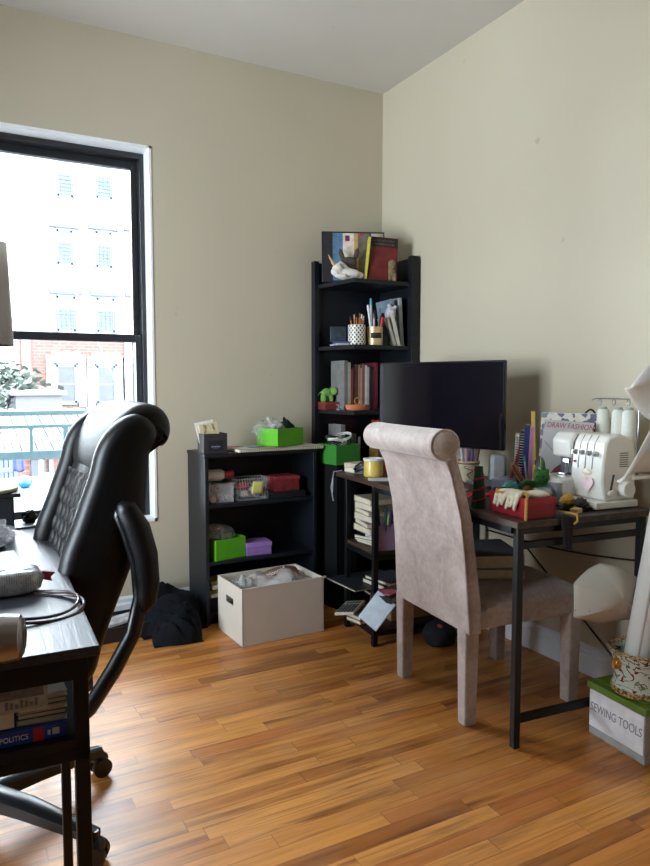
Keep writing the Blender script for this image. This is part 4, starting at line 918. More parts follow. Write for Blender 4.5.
tag(gv.build('cream_gloves', M((222, 214, 190), .9, 0, .06, 80), loc=D(.125, .125, DZ), rot=(0, 0, -5), remesh=.0035), 'cream knitted gloves draped over the red box', 'gloves')
yc = MB(); yc.tube([(-.03, .055, .072), (-.06, .07, .078), (-.076, .05, .072), (-.074, .02, .074), (-.03, -.02, .08), (-.05, -.08, .078), (-.076, -.106, .066), (-.077, -.107, .03), (-.077, -.107, -.004)], .0055, 8)
tag(yc.build('gold_cord', M((190, 140, 56), .7, 0, .2, 200), loc=D(.125, .125, DZ), rot=(0, 0, -5)), 'twisted gold cord hanging over the corner of the red box', 'cord')
# green plush frog
fr = thing('green_plush', 'green plush frog toy sitting behind the red box', 'toy', on_desk(.345, .285), -60)
q = MB(); q.ell((0, 0, .045), (.034, .03, .044)); q.ell((0, -.012, .095), (.03, .028, .026)); q.ell((-.018, -.01, .118), (.010, .010, .012)); q.ell((.018, -.01, .118), (.010, .010, .012))
q.tube([(-.028, -.01, .065), (-.055, -.03, .075), (-.07, -.04, .06)], [.014, .012, .013], 10); q.tube([(.028, -.01, .065), (.05, -.03, .045), (.05, -.045, .03)], [.014, .012, .012], 10)
q.tube([(-.02, 0, .02), (-.05, -.03, .015), (-.055, -.05, .012)], [.018, .014, .014], 10); q.tube([(.02, 0, .02), (.045, -.03, .015), (.05, -.05, .012)], [.018, .014, .014], 10)
q.tube([(0, .01, .11), (-.005, .02, .15), (-.01, .02, .17)], [.012, .008, .003], 8)
q.build('body', M((54, 108, 44), .9, 0, .2, 60), fr, remesh=.004)
q = MB(); q.ell((-.012, -.036, .1), .004, 8); q.ell((.012, -.036, .1), .004, 8); q.build('eyes', M((20, 20, 20), .2), fr)
# jar with violet blobs, yellow pincushion on black plate, strap
jr = thing('violet_jar', 'clear round jar of violet and blue clips beside the red box', 'jar', on_desk(.285, .215))
MB().lathe([(.03, 0), (.032, .004), (.032, .06), (.029, .065), (.027, .06), (.029, .006), (.0005, .004)]).build('jar_body', m_clear, jr)
q = MB(); rng = random.Random(8)
for k in range(22): a_ = rng.uniform(0, 6.28); r_ = rng.uniform(.008, .022); q.ell((r_ * cos(a_), r_ * sin(a_), rng.uniform(.01, .052)), rng.uniform(.005, .009), 8)
vv_ = NM('violet_mix'); co = vv_.obj(); vn = vv_.n('ShaderNodeTexVoronoi', i_Scale=60.0); vv_.l(co, vn.inputs['Vector']); vv_.l(vv_.ramp(vn.outputs['Color'], [(0, S(90, 70, 170)), (.5, S(190, 180, 220)), (1, S(60, 100, 190))]), vv_.p.inputs['Base Color'])
o = q.build('clip_filling', vv_.m, jr); o['kind'] = 'stuff'
tag(MB().b2(-.025, .025, -.008, .008, 0, .085).build('smoky_case', mat_film('smoky_film', (120, 124, 130), .5, .2), loc=D(.33, .20, DZ), rot=(0, 0, -65)), 'smoky clear plastic case beside the violet jar', 'case')
pl = MB().lathe([(.05, 0), (.058, .004), (.062, .016), (.058, .016), (.05, .008), (.0005, .007)])
tag(pl.build('black_plate', M((26, 28, 34), .2, 0, .1, 30, 0, .5), loc=on_desk(.345, .115)), 'glossy black dish in front of the overlocker', 'dish')
crumple('yellow_scrunchie', 'mustard yellow scrunchie in the glossy black dish', 'scrunchie', D(.335, .14, DZ + .008), (.03, .025, .02), M((196, 156, 56), .8), 41, .3, 3)
crumple('dark_scrunchie', 'dark speckled cloth ball at the right of the black dish', 'cloth', D(.355, .095, DZ + .008), (.022, .02, .018), M((60, 56, 56), .8, 0, .5, 90), 42, .3, 3)
tag(MB().b2(-.02, .02, -.015, .015, 0, .016).build('tan_eraser', M((214, 190, 120), .7), loc=D(.30, .06, DZ), rot=(0, 0, 20), bevel=.002), 'pale yellow block at the near desk edge', 'block')
sp = thing('black_strap', 'black fabric piece with yellow edge hanging off the near desk end', 'fabric', D(.195, 0, DZ), -5)
MB().grid(lambda u, v: ((u - .5) * (.075 - .045 * v * (v > .3)) + .012 * v, (.05 - .056 * min(1, v * 2.2)) if v < .45 else -.006 - .002 * sin(u * 6), .004 - (0 if v < .45 else (v - .45) * .20) + .003 * sin(5 * u)), 8, 16).build('fabric', M((22, 24, 34), .8), sp, solid=.003)
MB().tube([(.02, .05, .012), (.035, .02, .012), (.05, -.003, .008), (.045, -.010, -.012), (.03, -.012, -.02)], .004, 6).build('yellow_edge', M((198, 158, 70), .7), sp)

# lower shelves of the desk: left bay
def on_shelf(u, v, z): return D(u, v, z)
stk = [((176, 166, 150), .15, .205, .030, 0), ((120, 108, 92), .15, .21, .024, -4), ((196, 184, 160), .14, .2, .032, 3), ((150, 138, 118), .15, .2, .022, -2), ((182, 176, 164), .14, .19, .030, 4), ((160, 148, 130), .15, .2, .028, 0)]
names = ['lowest', 'second from bottom', 'third from bottom', 'fourth from bottom', 'fifth from bottom', 'topmost']
z = .445 + .06
for k, (c, w_, h, th, rz) in enumerate(stk):
    flat_book(D(.115, 1.165, z), h * .85, w_ * 1.25, th, c, '%s pale book %s in the stack under the desktop' % (['warm grey', 'brown', 'cream', 'taupe', 'light grey', 'beige'][k], names[k]), 'book stack on the upper desk shelf', rz=-95 + rz * 2, pages=(206, 196, 176)); z += th + .0006
for k, (c, th) in enumerate((((60, 62, 70), .014), ((196, 196, 196), .012), ((34, 36, 42), .016))):
    flat_book(D(.12, 1.15, .445 + [0, .015, .028][k]), .20, .15 + .01 * k, th, c, ['dark grey folder lying on the upper desk shelf', 'white notebook on the dark grey folder', 'black notebook under the stack of pale books'][k], 'folders on the upper desk shelf', rz=-85 + 7 * k)
crumple('white_tissue', 'crumpled white tissue on the upper desk shelf', 'tissue', D(.05, 1.10, .445 + .045), (.03, .03, .015), M((210, 222, 232), .7), 51, .6, 4)
ph_ = vessel('dark_pen_cup', 'dark pen cup in the desk shelf bay near the chair', 'cup', D(.045, .93, .445 - .0), .0, .0, m_black) if 0 else None
# pencil organizer on a low stand right of the post
ogz = .445
MB_ = MB()
og = open_box('pen_organizer', 'lilac fronted pen organizer on the upper desk shelf', 'organizer', D(.075, 1.045, ogz), -5, .09, .07, .12, M((172, 150, 190), .6))
sticks(D(.075, 1.045, ogz), [('pen', '%s pen in the lilac organizer' % n_, c, L_, .0055, az, 7, c) for n_, c, L_, az in (('navy', (30, 36, 70), .19, 200), ('black', (24, 24, 28), .21, 150), ('blue', (50, 60, 170), .18, 290), ('red', (190, 40, 50), .175, 330), ('lime', (150, 200, 60), .15, 20), ('teal', (30, 70, 90), .20, 250), ('orange', (200, 110, 60), .165, 0))], 'pens in the lilac organizer', spread=.06)
# lower bay
flat_book(D(.085, 1.225, .245), .26, .32, .008, (34, 36, 42), 'large thin dark portfolio jutting from the lower bay', None, rz=-88, name='portfolio', cat='portfolio', pages=(190, 184, 170))
tag(MB().b2(.02, .30, -.11, .11, 0, .13).build('cardboard_box', M((150, 118, 84), .8), loc=D(.10, 1.16, .09), rot=(0, 0, -5), bevel=.002), 'brown cardboard box on the bottom desk shelf', 'box')
for k, (c, th, lab) in enumerate((((40, 42, 48), .012, 'charcoal book under the portfolio pile'), ((176, 170, 156), .016, 'off-white book lowest on the portfolio'), ((48, 50, 58), .022, 'slate book above the portfolio'), ((70, 72, 78), .016, 'grey book topmost above the portfolio'))):
    flat_book(D(.12 + .01 * k, 1.14 - .01 * k, [.212, .234, .251, .274][k]), .18, .17, th, c, lab, 'books in the lower desk bay', rz=-95 + 4 * k)
for k, (c, th, lab) in enumerate((((30, 30, 34), .02, 'black book lowest on the bottom desk shelf'), ((150, 142, 128), .018, 'beige book on the bottom desk shelf'))):
    flat_book(D(.03, 1.13, .09 + k * .0205), .10, .17, th, c, lab, 'books on the bottom desk shelf', rz=-80)
pn = thing('pink_notes', 'stack of pink sticky notes on a dark book jutting from the lower bay', 'notes', D(.065, .99, .2555), 18)
MB().b2(-.04, .04, -.045, .045, 0, .006).build('note_pad', M((214, 112, 130), .7), pn, bevel=.001)
flat_book(D(.075, .985, .228), .13, .12, .026, (30, 31, 36), 'dark book under the pink sticky notes', None, rz=20)
cl = thing('desk_calculator', 'beige pocket calculator sticking out of the bottom desk shelf', 'calculator', (-.655, -.745, .128), 0, rot=(4, -10, -52))
MB().b2(-.05, .05, -.08, .08, 0, .014).build('case', M((206, 200, 180), .5), cl, bevel=.003)
MB().b2(-.04, .04, .04, .066, .014, .0155).build('display', M((50, 56, 52), .3), cl, smooth=0)
ky = MB()
for i in range(5):
    for j in range(5): ky.box((-.036 + i * .018, -.066 + j * .021, .0155), (.013, .015, .003))
ky.build('keypad', M((50, 52, 56), .5), cl)
wt = thing('white_tablet', 'white glossy panel slanting out beside the calculator', 'tablet', (-.655, -.985, .190), 0)
wt.scale = (1.2, 1.2, 1.2)
wt.rotation_euler = (Matrix.Rotation(radians(-52), 3, 'Z') @ Matrix.Rotation(radians(62), 3, 'X') @ Matrix.Rotation(radians(-30), 3, 'Z')).to_euler()
MB().b2(-.046, .046, -.062, .062, 0, .006).build('panel', M((206, 222, 240), .25), wt, bevel=.003)
crumple('black_pouch', 'black round pouch with a pink dot lying on the floor behind the chair', 'pouch', (-.36, -1.06, 0), (.085, .08, .06), M((20, 22, 30), .8), 61, .15, 1.6)
tag(MB().ell((0, 0, 0), (.014, .012, .003)).build('pink_button', M((206, 70, 96), .6), loc=(-.392, -1.105, .113), rot=(30, 0, 0)), 'small pink round patch on the black pouch', 'patch')
cr = MB(); cr.tube([(-.20, -.93, .006), (-.26, -.99, .006), (-.30, -.97, .02), (-.31, -.92, .06), (-.28, -.88, .10)], .012, 8)
tag(cr.build('thick_black_cord', M((20, 21, 26), .6)), 'thick black cord bundle behind the black pouch under the desk', 'cord')

# ------------------------------------------------------------------ pink velvet chair
ch = thing('velvet_chair', 'pink-beige crushed velvet scroll-back dining chair pushed up to the desk', 'chair', (-.48, -1.50, 0), -5)
for (x, y) in ((-.235, .222), (-.235, -.222), (.235, .222), (.235, -.222)):
    l = MB(); l.loft([[(x + a * (.024), y + b * (.024), 0) for a, b in ((-1, -1), (1, -1), (1, 1), (-1, 1))], [(x + a * .029, y + b * .029, .36) for a, b in ((-1, -1), (1, -1), (1, 1), (-1, 1))]])
    lo = l.build('leg', m_velvet, ch, bevel=.006)
q = MB(); q.b2(-.25, .265, -.25, .25, .345, .42); q.build('seat_frame', m_velvet, ch, bevel=.012)
def cushion(u, v):
    a, b = (u - .5) * 2, (v - .5) * 2
    e = (1 - a ** 4) ** .5 * (1 - b ** 4) ** .5 if abs(a) < 1 and abs(b) < 1 else 0
    return (-.18 + .453 * u, -.252 + .504 * v, .424 + .055 * e)
q = MB(); q.b2(-.18, .273, -.252, .252, .40, .425); q.grid(cushion, 24, 24); q.build('seat_cushion', m_velvet, ch, bevel=.004, smooth=50)
# backrest profile (x, z), back surface then front surface
prof = [(-.262, .34), (-.270, .45), (-.278, .60), (-.294, .75), (-.330, .90), (-.372, .985), (-.357, 1.045), (-.320, 1.03), (-.304, .95), (-.272, .85), (-.248, .75), (-.230, .60), (-.212, .45), (-.212, .34)]
q = MB(); q.prism(prof, -.270, .247, 'y')
for v_ in q.v:
    k_ = min(1, max(0, (v_.z - .34) / .6)); v_.y += .024 * k_ if v_.y < 0 else -.012 * k_
q.build('backrest', m_velvet, ch, bevel=.006)
q = MB(); n_ = 28; SX, SZC = -.370, 1.012
rings = []
for (y, k) in ((-.268, .82), (-.262, .97), (-.25, 1), (-.12, .985), (0, .98), (.12, .985), (.225, 1), (.236, .97), (.242, .82)):
    rings.append([(SX + .057 * k * cos(2 * pi * i / n_), y, SZC + .053 * k * sin(2 * pi * i / n_)) for i in range(n_)])
q.loft(rings); q.build('scroll_top', m_velvet, ch, smooth=50)
pp = MB(); pp.tube([(SX + .056 * cos(a_), -.266, SZC + .052 * sin(a_)) for a_ in [i * 2 * pi / 28 for i in range(28)]], .0025, 6, closed=True); pp.tube([(-.264, -.271, .36), (-.279, -.261, .60), (-.296, -.255, .75), (-.332, -.249, .90), (-.352, -.248, .95)], .0025, 6)
pp.build('piping', m_velvet, ch)
# dark lining under the seat
MB().grid(lambda u, v: (-.2 + .42 * u, -.22 + .44 * v, .345 - .03 * sin(pi * u) * sin(pi * v)), 8, 8).build('underside_lining', M((28, 26, 28), .9), ch, solid=.002)
# books on the seat
flat_book((-.455, -1.49, .478), .21, .29, .036, (176, 170, 150), 'pale book lowest on the pink chair seat', 'books on the chair seat', rz=150, tilt=0)
flat_book((-.46, -1.485, .516), .20, .28, .05, (122, 128, 138), 'slate blue thick book on top of the chair seat stack', 'books on the chair seat', rz=156, pages=(200, 194, 180))

# ------------------------------------------------------------------ white cardboard box on the floor
wbx = thing('white_storage_box', 'open white cardboard storage box on the floor in front of the bookcase', 'box', (-.96, -.485, 0), 2)
m_card = M((210, 200, 187), .6, 0, .03, 6); hx, hy, hz, tk_ = .218, .150, .268, .006
q = MB(); q.b2(-hx, hx, -hy, hy, 0, tk_); q.b2(-hx, hx, -hy, -hy + tk_, tk_, hz); q.b2(-hx, hx, hy - tk_, hy, tk_, hz); q.b2(hx - tk_, hx, -hy, hy, tk_, hz)
# left end with a hand hole
for (y0, y1, z0, z1) in ((-hy, hy, tk_, .165), (-hy, hy, .20, hz), (-hy, -.045, .165, .20), (.045, hy, .165, .20)): q.b2(-hx, -hx + tk_, y0, y1, z0, z1)
q.build('box_body', m_card, wbx)
q = MB(); q.b2(-hx - .001, hx + .012, -hy - .002, -hy + .006, hz - .004, hz + .004); q.build('rim_fold', m_card, wbx)
pg = crumple('package_bag', 'clear plastic package bag with white printing inside the white box', 'bag', (-.92, -.48, .16), (.16, .10, .065), mat_film('package_film', (205, 196, 190), .5, .25), 71, .35, 2.2)
tag(MB().grid(lambda u, v: (-.13 + .26 * u, -.07 + .14 * v, .06 * sin(pi * u) + .02 * sin(pi * v)), 14, 8).build('packing_slip', M((224, 228, 236), .6, 0, .05), loc=(-.90, -.50, .195), rot=(14, 0, 14), solid=.002), 'white wrapped package arching inside the white box', 'package')
tl_ = thing('brown_label', 'brown wrapper with white lettering on top of the arching package', 'wrapper', (-.90, -.47, .262), 0, rot=(34, 0, 14))
MB().grid(lambda u, v: (-.12 + .24 * u, -.02 + .05 * v, .03 * sin(pi * u)), 12, 3).build('band', M((126, 92, 74), .6), tl_, solid=.001)
text('lettering', 'Hooray!', .034, M((236, 234, 230), .6), tl_, (-.035, .004, .029), (0, -8, 6))
crumple('plastic_bag', 'thin clear plastic bag at the left inside the white box', 'bag', (-1.09, -.47, .13), (.07, .09, .075), m_clear, 73, .4, 3)
tag(MB().b2(-.2, .2, -.13, .13, 0, .13).build('packed_contents', M((120, 112, 108), .9, 0, .3, 12), loc=(-.96, -.485, .007), rot=(0, 0, 2), bevel=.02), 'bundled contents filling the bottom of the white box', 'fabric')

# ------------------------------------------------------------------ garments and tray on the floor by the window
def heap(name, label, cat, loc, rx, ry, h, mat, seed, rz=0, freq=1.0):
    def fn(u, v):
        a, b = (u - .5) * 2, (v - .5) * 2
        p = Vector((a * rx, b * ry, 0))
        r = (abs(a) ** 2.6 + abs(b) ** 2.6)
        n1 = noise.noise(p * 5 * freq + Vector((seed, 0, 0))); n2 = abs(noise.noise(Vector((p.x * 9 + p.y * 24, p.y * 7 - p.x * 6, seed)) * freq + Vector((n1, n1, 0)) * 1.5))
        e = max(0, 1 - r) ** .4 if r < 1 else 0
        z = h * e * (.70 + .45 * n1) + (.055 * (1 - 2.4 * n2)) * (e > 0) * e
        s_ = 1 + .12 * n1
        return (p.x * s_, p.y * s_, max(.002, z))
    m = MB(); m.grid(fn, 70, 60); m.b2(-rx * .8, rx * .8, -ry * .8, ry * .8, 0, .002)
    return tag(m.build(name, mat, loc=loc, rot=(0, 0, rz), smooth=70), label, cat)
m_cloth = M((11, 13, 20), .9, 0, .15, 40, 0, 0, 0, 0, 1.0, .2)
tr_ = thing('shallow_tray', 'shallow black tray on the floor under the dark garments', 'tray', (-1.66, -.18, 0), 3)
q = MB(); q.b2(-.3, .3, -.12, .12, 0, .006); q.b2(-.3, -.292, -.12, .12, .006, .07); q.b2(.292, .3, -.12, .12, .006, .07); q.b2(-.292, .292, -.12, -.112, .006, .07); q.b2(-.292, .292, .112, .12, .006, .07); q.build('tray_body', M((30, 30, 34), .5), tr_)
tag(MB().b2(-.09, .09, -.05, .05, 0, .012).build('white_magazine', M((200, 200, 206), .4, 0, .4, 30), loc=(-1.62, -.21, .072), rot=(0, -4, 12)), 'white magazine poking out of the shallow tray', 'magazine')
tag(MB().b2(-.13, .13, -.08, .08, 0, .06).build('tray_contents', M((40, 40, 46), .7, 0, .4, 30), loc=(-1.62, -.17, .007), bevel=.01), 'dark folded papers filling the shallow tray', 'paper')
heap('black_garment', 'black garment heap on the floor against the wall left of the bookcase', 'garment', (-1.41, -.175, 0), .165, .16, .215, m_cloth, 2.3, 5)
heap('black_trousers', 'black trouser leg trailing onto the floor in front of the garment heap', 'garment', (-1.405, -.385, 0), .12, .10, .13, m_cloth, 5.1, -8, 1.4)
# ------------------------------------------------------------------ SEWING TOOLS box, pot, paper rolls
sb = thing('sewing_tools_box', 'clear plastic box labelled SEWING TOOLS with a green lid on the floor', 'box', (-.238, -2.085, 0), 0)
sb.rotation_euler = (0, 0, radians(-5))
# local: labelled face towards -x, length along y
lx, ly, lh = .17, .118, .175
m_box = mat_film('box_plastic', (206, 206, 204), .42, .25)
q = MB(); q.b2(-lx, lx, -ly, ly, 0, .004); q.b2(-lx, -lx + .003, -ly, ly, .004, lh); q.b2(lx - .003, lx, -ly, ly, .004, lh); q.b2(-lx, lx, -ly, -ly + .003, .004, lh); q.b2(-lx, lx, ly - .003, ly, .004, lh)
q.build('box_body', m_box, sb, bevel=.001)
q = MB(); q.b2(-lx - .008, lx + .008, -ly - .008, ly + .008, lh - .012, lh + .012); q.b2(-lx + .02, lx - .02, -ly + .02, ly - .02, lh + .012, lh + .018); q.build('lid', M((92, 118, 32), .4, 0, .04, 20), sb, bevel=.006)
MB().b2(-lx - .0025, -lx - .0005, -ly + .004, ly - .002, .03, lh - .016).build('paper_label', M((222, 218, 220), .6), sb, smooth=0)
text('lettering', 'SEWING TOOLS', .042, M((130, 128, 134), .7), sb, (-lx - .003, .002, .10), (90, 0, -90), sx=.72, shear=.1)
for k, (c, x, y, z, r_) in enumerate((((206, 200, 190), .02, -.05, .006, (.13, .06, .04)), ((214, 150, 160), -.06, .05, .006, (.08, .05, .022)), ((180, 184, 176), .04, .05, .05, (.10, .06, .035)), ((150, 168, 120), -.02, -.04, .08, (.11, .07, .03)))):
    b = Vector((x, y, 0)); b.rotate(Euler((0, 0, radians(-5))))
    crumple('fabric_bundle', ['white fabric bundle at the bottom of the sewing tools box', 'pink fabric bundle at the bottom left of the sewing tools box', 'grey-green fabric bundle in the middle of the sewing tools box', 'green fabric bundle near the top of the sewing tools box'][k], 'fabric', (-.238 + b.x, -2.085 + b.y, z), r_, M(c, .8), 80 + k, .25, 2.0)['group'] = 'fabrics in the sewing tools box'
# ceramic pot on the lid
def m_pot():
    a = NM('painted_pot'); co = a.obj(); sp = a.n('ShaderNodeSeparateXYZ'); a.l(co, sp.inputs[0])
    n1 = a.n('ShaderNodeTexNoise', i_Scale=16.0, i_Detail=2.0, i_Distortion=1.5); a.l(co, n1.inputs['Vector'])
    band = a.math('ABSOLUTE', a.math('SUBTRACT', n1.outputs[0], .5)); br = a.math('LESS_THAN', band, .020)
    n2 = a.n('ShaderNodeTexNoise', i_Scale=60.0, i_Detail=3.0); a.l(co, n2.inputs['Vector']); lf = a.math('GREATER_THAN', n2.outputs[0], .64)
    base = a.mix(lf, S(186, 194, 180), S(106, 124, 92)); base = a.mix(br, base, S(104, 52, 40))
    hi = a.math('GREATER_THAN', sp.outputs[2], .140); lo = a.math('LESS_THAN', sp.outputs[2], .022)
    n3 = a.n('ShaderNodeTexNoise', i_Scale=120.0); a.l(co, n3.inputs['Vector'])
    gold = a.ramp(n3.outputs[0], [(.4, S(90, 66, 36)), (.6, S(190, 160, 110))])
    a.l(a.mix(a.math('MAXIMUM', hi, lo), base, gold), a.p.inputs['Base Color']); a.p.inputs['Roughness'].default_value = .2; return a.m
px_, py_ = -.332, -2.097
PZ = lh + .018
pt = thing('ceramic_pot', 'pale green ceramic pot painted with a brown tree and gold handles on the green lid', 'pot', (px_, py_, PZ), 20)
MB().lathe([(.078, 0), (.088, .003), (.090, .018), (.080, .030), (.080, .07), (.086, .11), (.100, .140), (.104, .147), (.099, .150), (.086, .135), (.080, .10), (.074, .03), (.0005, .02)], n=40).build('pot_body', m_pot(), pt)
for a_ in (150, 330):
    q = MB(); q.ell((.092 * cos(radians(a_)), .092 * sin(radians(a_)), .108), (.014, .014, .016), 12); q.tube([(.086 * cos(radians(a_)), .086 * sin(radians(a_)), .125), (.108 * cos(radians(a_)), .108 * sin(radians(a_)), .118), (.106 * cos(radians(a_)), .106 * sin(radians(a_)), .095), (.08 * cos(radians(a_)), .08 * sin(radians(a_)), .088)], .006, 8)
    q.build('handle', M((206, 150, 70), .25, .8), pt)
m_pap = NM('dotted_pattern_paper'); co = m_pap.obj(); vz = m_pap.n('ShaderNodeTexVoronoi', i_Scale=32.0); vz.inputs['Randomness'].default_value = .15; m_pap.l(co, vz.inputs['Vector'])
m_pap.l(m_pap.ramp(vz.outputs['Distance'], [(.06, S(150, 150, 150)), (.09, S(224, 220, 214))]), m_pap.p.inputs['Base Color']); m_pap.p.inputs['Roughness'].default_value = .7
pt_tr = m_pap.n('ShaderNodeBsdfTranslucent'); pt_tr.inputs[0].default_value = S(220, 214, 206); pm = m_pap.n('ShaderNodeMixShader'); pm.inputs[0].default_value = .25
m_pap.l(m_pap.p.outputs[0], pm.inputs[1]); m_pap.l(pt_tr.outputs[0], pm.inputs[2]); m_pap.l(pm.outputs[0], m_pap.out.inputs[0]); m_pap = m_pap.m
rr = thing('pattern_paper_roll', 'tall leaning roll of white dotted pattern paper standing in the ceramic pot', 'paper roll', (px_, py_, PZ + .03))
ax0, ax1 = Vector((-.030, .0, 0)), Vector((.125, -.05, .98))
def along(v): return ax0.lerp(ax1, v)
def spiral(u, v):
    a_ = u * 2 * pi * 2.6; r_ = .040 + .0022 * u * 2.6; p = along(v); return (p.x + r_ * cos(a_), p.y + r_ * sin(a_), p.z)
MB().grid(spiral, 90, 10).build('rolled_sheet', m_pap, rr, solid=.0012)
# outer sheets sprung loose: each a curved skin between an upper and a lower edge, pointed at its free corner
def skin(lo, hi, bulge):
    def at_(P, t):
        t = t * (len(P) - 1); i = min(int(t), len(P) - 2); f = t - i; return Vector(P[i]).lerp(Vector(P[i + 1]), f)
    def f(u, v):
        p = at_(lo, u).lerp(at_(hi, u), v); return (p.x, p.y - bulge * sin(pi * v) * (.3 + .7 * u), p.z)
    m = MB().grid(f, 22, 14); o_ = Vector((px_, py_, PZ + .03)); m.v = [v - o_ for v in m.v]; return m
skin([(-.455, -2.08, .905), (-.41, -2.07, .915), (-.34, -2.07, .925), (-.24, -2.10, .93), (-.18, -2.14, .93)], [(-.465, -2.10, .90), (-.435, -2.13, .98), (-.395, -2.15, 1.07), (-.32, -2.17, 1.14), (-.20, -2.18, 1.18)], .05).build('loose_outer_sheet', m_pap, rr, solid=.0012)
skin([(-.443, -2.09, 1.204), (-.385, -2.08, 1.155), (-.327, -2.08, 1.110), (-.24, -2.10, 1.06), (-.18, -2.14, 1.03)], [(-.440, -2.11, 1.208), (-.40, -2.13, 1.265), (-.338, -2.15, 1.33), (-.25, -2.17, 1.40), (-.17, -2.18, 1.44)], .06).build('opened_roll_end', m_pap, rr, solid=.0012)
# curled interfacing sheet standing out of the pot towards the chair
isht = thing('interfacing_sheet', 'curled translucent interfacing sheet bulging out between chair and paper roll', 'fabric', (0, 0, 0))
m_int = NM('sheer_interfacing'); co = m_int.obj(); m_int.p.inputs['Base Color'].default_value = S(226, 222, 212); m_int.p.inputs['Roughness'].default_value = .8
vi = m_int.n('ShaderNodeTexVoronoi', i_Scale=32.0); vi.inputs['Randomness'].default_value = .15; m_int.l(co, vi.inputs['Vector'])
m_int.l(m_int.ramp(vi.outputs['Distance'], [(.06, S(130, 126, 118)), (.09, S(204, 198, 186))]), m_int.p.inputs['Base Color'])
ti_ = m_int.n('ShaderNodeBsdfTransparent'); mi_ = m_int.n('ShaderNodeMixShader'); mi_.inputs[0].default_value = .74; m_int.l(ti_.outputs[0], mi_.inputs[1]); m_int.l(m_int.p.outputs[0], mi_.inputs[2]); m_int.l(mi_.outputs[0], m_int.out.inputs[0])
o_ = [(-.255, .40, -2.06), (-.30, .415, -2.05), (-.41, .405, -2.0), (-.535, .446, -1.98), (-.530, .556, -1.985), (-.47, .595, -2.0), (-.423, .615, -2.0), (-.37, .605, -2.01), (-.28, .556, -2.04), (-.25, .50, -2.06)]
cx_, cz_, cy_ = -.39, .505, -2.07
def inter(u, v):
    t_ = u * len(o_); i = int(t_) % len(o_); f = t_ - int(t_); a, b = o_[i], o_[(i + 1) % len(o_)]
    x = a[0] + (b[0] - a[0]) * f; z = a[1] + (b[1] - a[1]) * f; y = a[2] + (b[2] - a[2]) * f
    return (cx_ + (x - cx_) * v, cy_ + (y - cy_) * v ** 2 + .012 * sin(5 * u * pi) * v, cz_ + (z - cz_) * v)
MB().grid(inter, 40, 10, closed_u=True).build('sheet', m_int.m, isht, solid=.001)

# ------------------------------------------------------------------ left desk
LA = radians(-2.2); L0 = Vector((-2.108, -2.317, 0))
def LD(u, v, z=0): return (L0.x + u * cos(LA) - v * sin(LA), L0.y + u * sin(LA) + v * cos(LA), z)
ld = thing('writing_desk', 'dark wood-grain desk with black metal frame at the left edge', 'desk', L0, -2.2)
LZ = .75; LL = 1.32; LW = .75
MB().b2(-LW, 0, 0, LL, LZ - .018, LZ).build('tabletop', m_desk_black, ld, bevel=.0015)
MB().b2(-LW + .02, -.02, .01, .03, LZ - .06, LZ - .018).build('end_rail', m_black_metal, ld)
MB().b2(-.045, -.02, .03, LL - .03, LZ - .045, LZ - .018).build('long_rail', m_black_metal, ld)
for (u, v) in ((-.045, .012), (-LW + .02, .012), (-.045, LL - .04), (-LW + .02, LL - .04)): MB().b2(u, u + .026, v, v + .026, 0, LZ - .018).build('leg', m_black_metal, ld, bevel=.002)
MB().b2(-.042, -.022, .335, .355, 0, .562).build('shelf_post', m_black_metal, ld, bevel=.002)
MB().b2(-LW + .02, -.02, .012, .355, .562, .580).build('shelf', m_black_wood, ld, bevel=.001)
MB().b2(-LW + .02, -.02, .012, .03, .540, .562).build('shelf_rail', m_black_metal, ld)
SZ = .580
t = thing('politics_textbook', 'blue American Politics textbook lying on the left desk shelf', 'book', LD(-.165, .032, SZ), -2.2)
MB().b2(-.15, .11, 0, .17, 0, .027).build('cover', M((30, 62, 160), .45), t, bevel=.002)
MB().b2(-.148, .108, .003, .168, .002, .025).build('pages', m_paper, t, smooth=0)
MB().b2(.052, .070, -.001, 0, 0.001, .026).build('spine_patch', M((176, 34, 44), .5), t, smooth=0)
text('lettering', 'AMERICAN POLITICS', .0135, M((226, 230, 240), .5), t, (.044, -.0012, .0135), (90, 0, 0), sx=.85, align='RIGHT')
q = MB(); q.b2(.084, .096, -.001, 0, .008, .020); q.b2(.076, .081, -.001, 0, .009, .018); q.build('publisher_mark', M((180, 200, 230), .5), t, smooth=0)
flat_book(LD(-.205, .115, SZ + .027), .15, .13, .035, (18, 30, 28), 'dark green notebook lying on the politics textbook', 'papers and books on the left desk shelf', rz=-92)
for k in range(5):
    flat_book(LD(-.092 - .002 * k, .12, SZ + .027 + k * .0105), .15, .085, .0098, [(190, 186, 180), (60, 60, 64), (200, 196, 190), (90, 90, 96), (206, 204, 198)][k], ['white booklet directly on the politics textbook', 'charcoal booklet second in the small pile', 'pale booklet third in the small pile', 'grey booklet fourth in the small pile', 'white booklet topmost in the small pile'][k], 'booklets on the politics textbook', rz=-96 + 2 * k)
t = thing('printed_carton', 'grey printed carton with a red dot propped on the books of the left desk shelf', 'carton', LD(-.215, .028, SZ + .0625), -2)
MB().b2(-.16, .128, 0, .013, 0, .090).build('carton_body', M((168, 166, 166), .6, 0, .2, 60), t, bevel=.001)
MB().b2(-.16, .121, -.0012, 0, .024, .089).build('printed_panel', M((108, 108, 112), .5, 0, .3, 120), t, smooth=0)
q = MB(); q.cyl((.045, -.001, .013), (.045, -.0005, .013), .005, .005, 16); q.build('red_dot', M((200, 40, 50), .5), t)
q = MB()
for k in range(7): q.b2(.058 + .008 * k, .063 + .008 * k, -.001, 0, .007, .021 - .003 * (k % 3))
q.build('small_print', M((110, 110, 114), .6), t, smooth=0)
